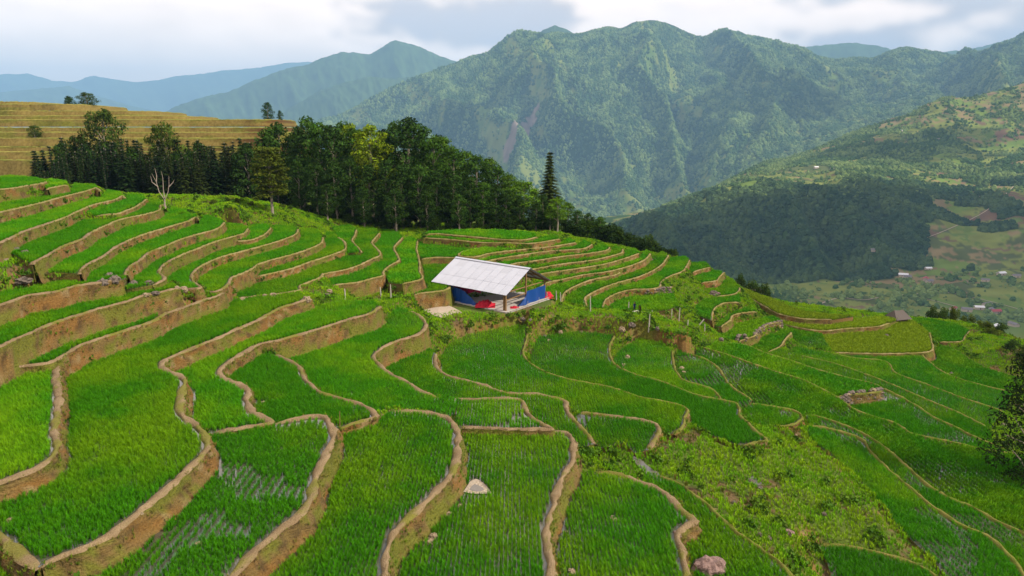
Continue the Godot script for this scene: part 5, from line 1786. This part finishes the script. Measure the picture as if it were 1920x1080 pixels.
		plant_tree("shrub", shr[q[4]], Vector3(p.x, maxf(gy, p.y - 4.5), p.z), minf(p.y - gy, 4.5), q[3], "light green bush on the brow of the falling spur", "bushes on the falling spur", L, B)
	var near := crown_broad(41, Color(0.014, 0.026, 0.007), 0.6, 4.3, 52, 120, 0.13)
	var np := at_depth(1990, 612, 44.0)
	plant_tree("shade_tree", near, Vector3(np.x, np.y - 12.0, np.z), 12.0, 0.85, "dark drooping tree overhanging the paddies on the falling slope", "", L, B)
	# dead tree on the mound
	var dt := un(307, 367, 8.5)
	var d := thing("dead_tree", "leafless pale dead tree on top of the grassy mound", "tree", Vector3(dt.x, ground_y(dt.x, dt.y) - 0.2, -dt.y))
	var r := RandomNumberGenerator.new()
	r.seed = 8
	var tb := Build.new()
	tb.tube([Vector3(0, -0.2, 0), Vector3(0.0, 0.5, 0), Vector3(0.06, 1.0, 0)], [0.13, 0.10, 0.085], 7)
	part("trunk", tb.mesh(true), mats.dead_wood, d)
	for br2 in [[Vector3(0.06, 0.9, 0), Vector3(-0.5, 2.0, 0.1), Vector3(-0.75, 3.2, 0), Vector3(-1.15, 4.3, 0.1)], [Vector3(0.06, 0.95, 0), Vector3(0.0, 2.4, -0.1), Vector3(0.15, 3.7, 0.0), Vector3(0.1, 4.6, 0.1)], [Vector3(0.06, 0.9, 0), Vector3(0.6, 1.9, 0), Vector3(0.95, 2.9, 0.2), Vector3(1.0, 4.0, 0.1)], [Vector3(-0.6, 2.6, 0), Vector3(-1.2, 3.2, 0.2), Vector3(-1.3, 4.0, 0.2)], [Vector3(0.85, 2.6, 0.1), Vector3(1.3, 3.1, -0.1), Vector3(1.6, 3.5, 0)], [Vector3(-0.75, 3.2, 0), Vector3(-0.6, 4.0, 0), Vector3(-0.75, 5.0, 0)]]:
		var bb := Build.new()
		var rad := []
		for k in br2.size(): rad.append(lerpf(0.065, 0.016, float(k) / (br2.size() - 1)))
		bb.tube(br2, rad, 6)
		part("branch", bb.mesh(true), mats.dead_wood, d)
	# thatched hut on the spur
	var hp := un(1682, 602, 28.9)
	var h := thing("thatched_hut", "small grey thatched field hut on the yellow green spur", "hut", Vector3(hp.x, -28.95, -hp.y), 0.3)
	h.scale = Vector3(0.68, 0.8, 0.68)
	var rb := Build.new()
	for sd2 in [1.0, -1.0]:
		for k in 6:
			var xa := lerpf(-2.0, 2.0, k / 6.0)
			var xb := lerpf(-2.0, 2.0, (k + 1) / 6.0)
			var sag := 0.12 * sin(PI * k / 6.0)
			var sag2 := 0.12 * sin(PI * (k + 1) / 6.0)
			rb.quad(Vector3(xa * 0.6, 2.3 - sag, 0), Vector3(xb * 0.6, 2.3 - sag2, 0), Vector3(xb * 1.1, 0.75, sd2 * 1.9), Vector3(xa * 1.1, 0.75, sd2 * 1.9))
	rb.tri(Vector3(1.2, 2.3, 0), Vector3(2.2, 0.75, 1.9), Vector3(2.2, 0.75, -1.9))
	rb.tri(Vector3(-1.2, 2.3, 0), Vector3(-2.2, 0.75, 1.9), Vector3(-2.2, 0.75, -1.9))
	part("thatch_roof", rb.mesh(), mats.thatch, h)
	var wb := Build.new()
	wb.box(Vector3(0, 0.35, 0), Vector3(1.7, 0.75, 1.3))
	part("wall", wb.mesh(), mats.dark_timber, h)

# ---------------------------------------------------------------- houses in the valley
func make_village() -> void:
	var roofs := [mat("roof_tin", lin(0.62, 0.63, 0.66), 0.5), mat("roof_red", lin(0.30, 0.06, 0.07), 0.7), mat("roof_slate", lin(0.16, 0.15, 0.16), 0.8)]
	var wall := mat("house_wall", lin(0.42, 0.36, 0.30), 0.9)
	var names := ["pale tin roofed house in the valley", "red roofed house in the valley", "grey slate roofed house in the valley"]
	var spots := [[1782, 356, 0], [1834, 368, 2], [1842, 372, 2], [1740, 506, 0], [1693, 519, 0], [1735, 526, 1], [1742, 530, 2], [1877, 516, 0], [1847, 528, 2], [1787, 581, 1], [1835, 580, 0], [1858, 584, 2], [1866, 588, 1], [1583, 590, 0], [1870, 616, 0], [1812, 584, 2], [1690, 247, 0], [1760, 262, 2], [1640, 472, 2], [1900, 612, 2], [1700, 522, 2], [1905, 520, 2], [1850, 574, 2], [1560, 318, 2], [1530, 316, 0]]
	var body := Build.new()
	body.box(Vector3(0, 1.4, 0), Vector3(6.0, 1.9, 3.2))
	body.tri(Vector3(6.0, 3.3, 3.2), Vector3(6.0, 3.3, -3.2), Vector3(6.0, 5.2, 0))
	body.tri(Vector3(-6.0, 3.3, 3.2), Vector3(-6.0, 3.3, -3.2), Vector3(-6.0, 5.2, 0))
	var bm := body.mesh()
	var roof := Build.new()
	for s in [1.0, -1.0]:
		var b := Basis(Vector3.RIGHT, s * atan2(2.2, 3.9))
		roof.box(Vector3(0, 4.25, s * 1.95), Vector3(6.9, 0.1, 2.3), b)
	var rm := roof.mesh()
	var door := Build.new()
	door.box(Vector3(1.0, 1.0, 3.22), Vector3(0.6, 1.1, 0.04))
	var dm := door.mesh()
	var r := RandomNumberGenerator.new()
	r.seed = 5
	for q in spots:
		var p := hit_far(q[0], q[1])
		var o := thing("house", names[q[2]], "house", p + Vector3(0, 0.6, 0), r.randf_range(-0.6, 0.6) + (0.0 if r.randf() > 0.4 else 1.3), "houses in the valley")
		o.scale = Vector3.ONE * r.randf_range(0.85, 1.15)
		part("wall", bm, wall, o)
		part("roof", rm, roofs[q[2]], o)
		part("door", dm, mats.dark_timber, o)

# ---------------------------------------------------------------- clouds whose shadows lie on the hills
func make_clouds() -> void:
	var puff := rock_mesh(3, 0.25, 200, 1)
	var dir := SUN.normalized()
	for c in [[1620, 440, 1420.0, 560.0, 320.0], [1740, 540, 1080.0, 560.0, 300.0], [1690, 300, 2250.0, 250.0, 180.0], [1450, 215, 5000.0, 600.0, 420.0], [850, 215, 5300.0, 280.0, 360.0]]:
		var t := at_depth(c[0], c[1], c[2])
		var k := (1500.0 - t.y) / dir.y
		var o := thing("cloud", "flat based white cumulus cloud high over the valley", "cloud", t + dir * k, 0.0, "clouds over the valley")
		for q in 7:
			var m := part("puff", puff, mats.cloud, o)
			m.position = Vector3(rng.randf_range(-0.6, 0.6) * c[3], rng.randf_range(0.0, 0.12) * c[3], rng.randf_range(-0.6, 0.6) * c[4])
			m.scale = Vector3(c[3] * rng.randf_range(0.4, 0.65), c[3] * 0.22, c[4] * rng.randf_range(0.5, 0.75))
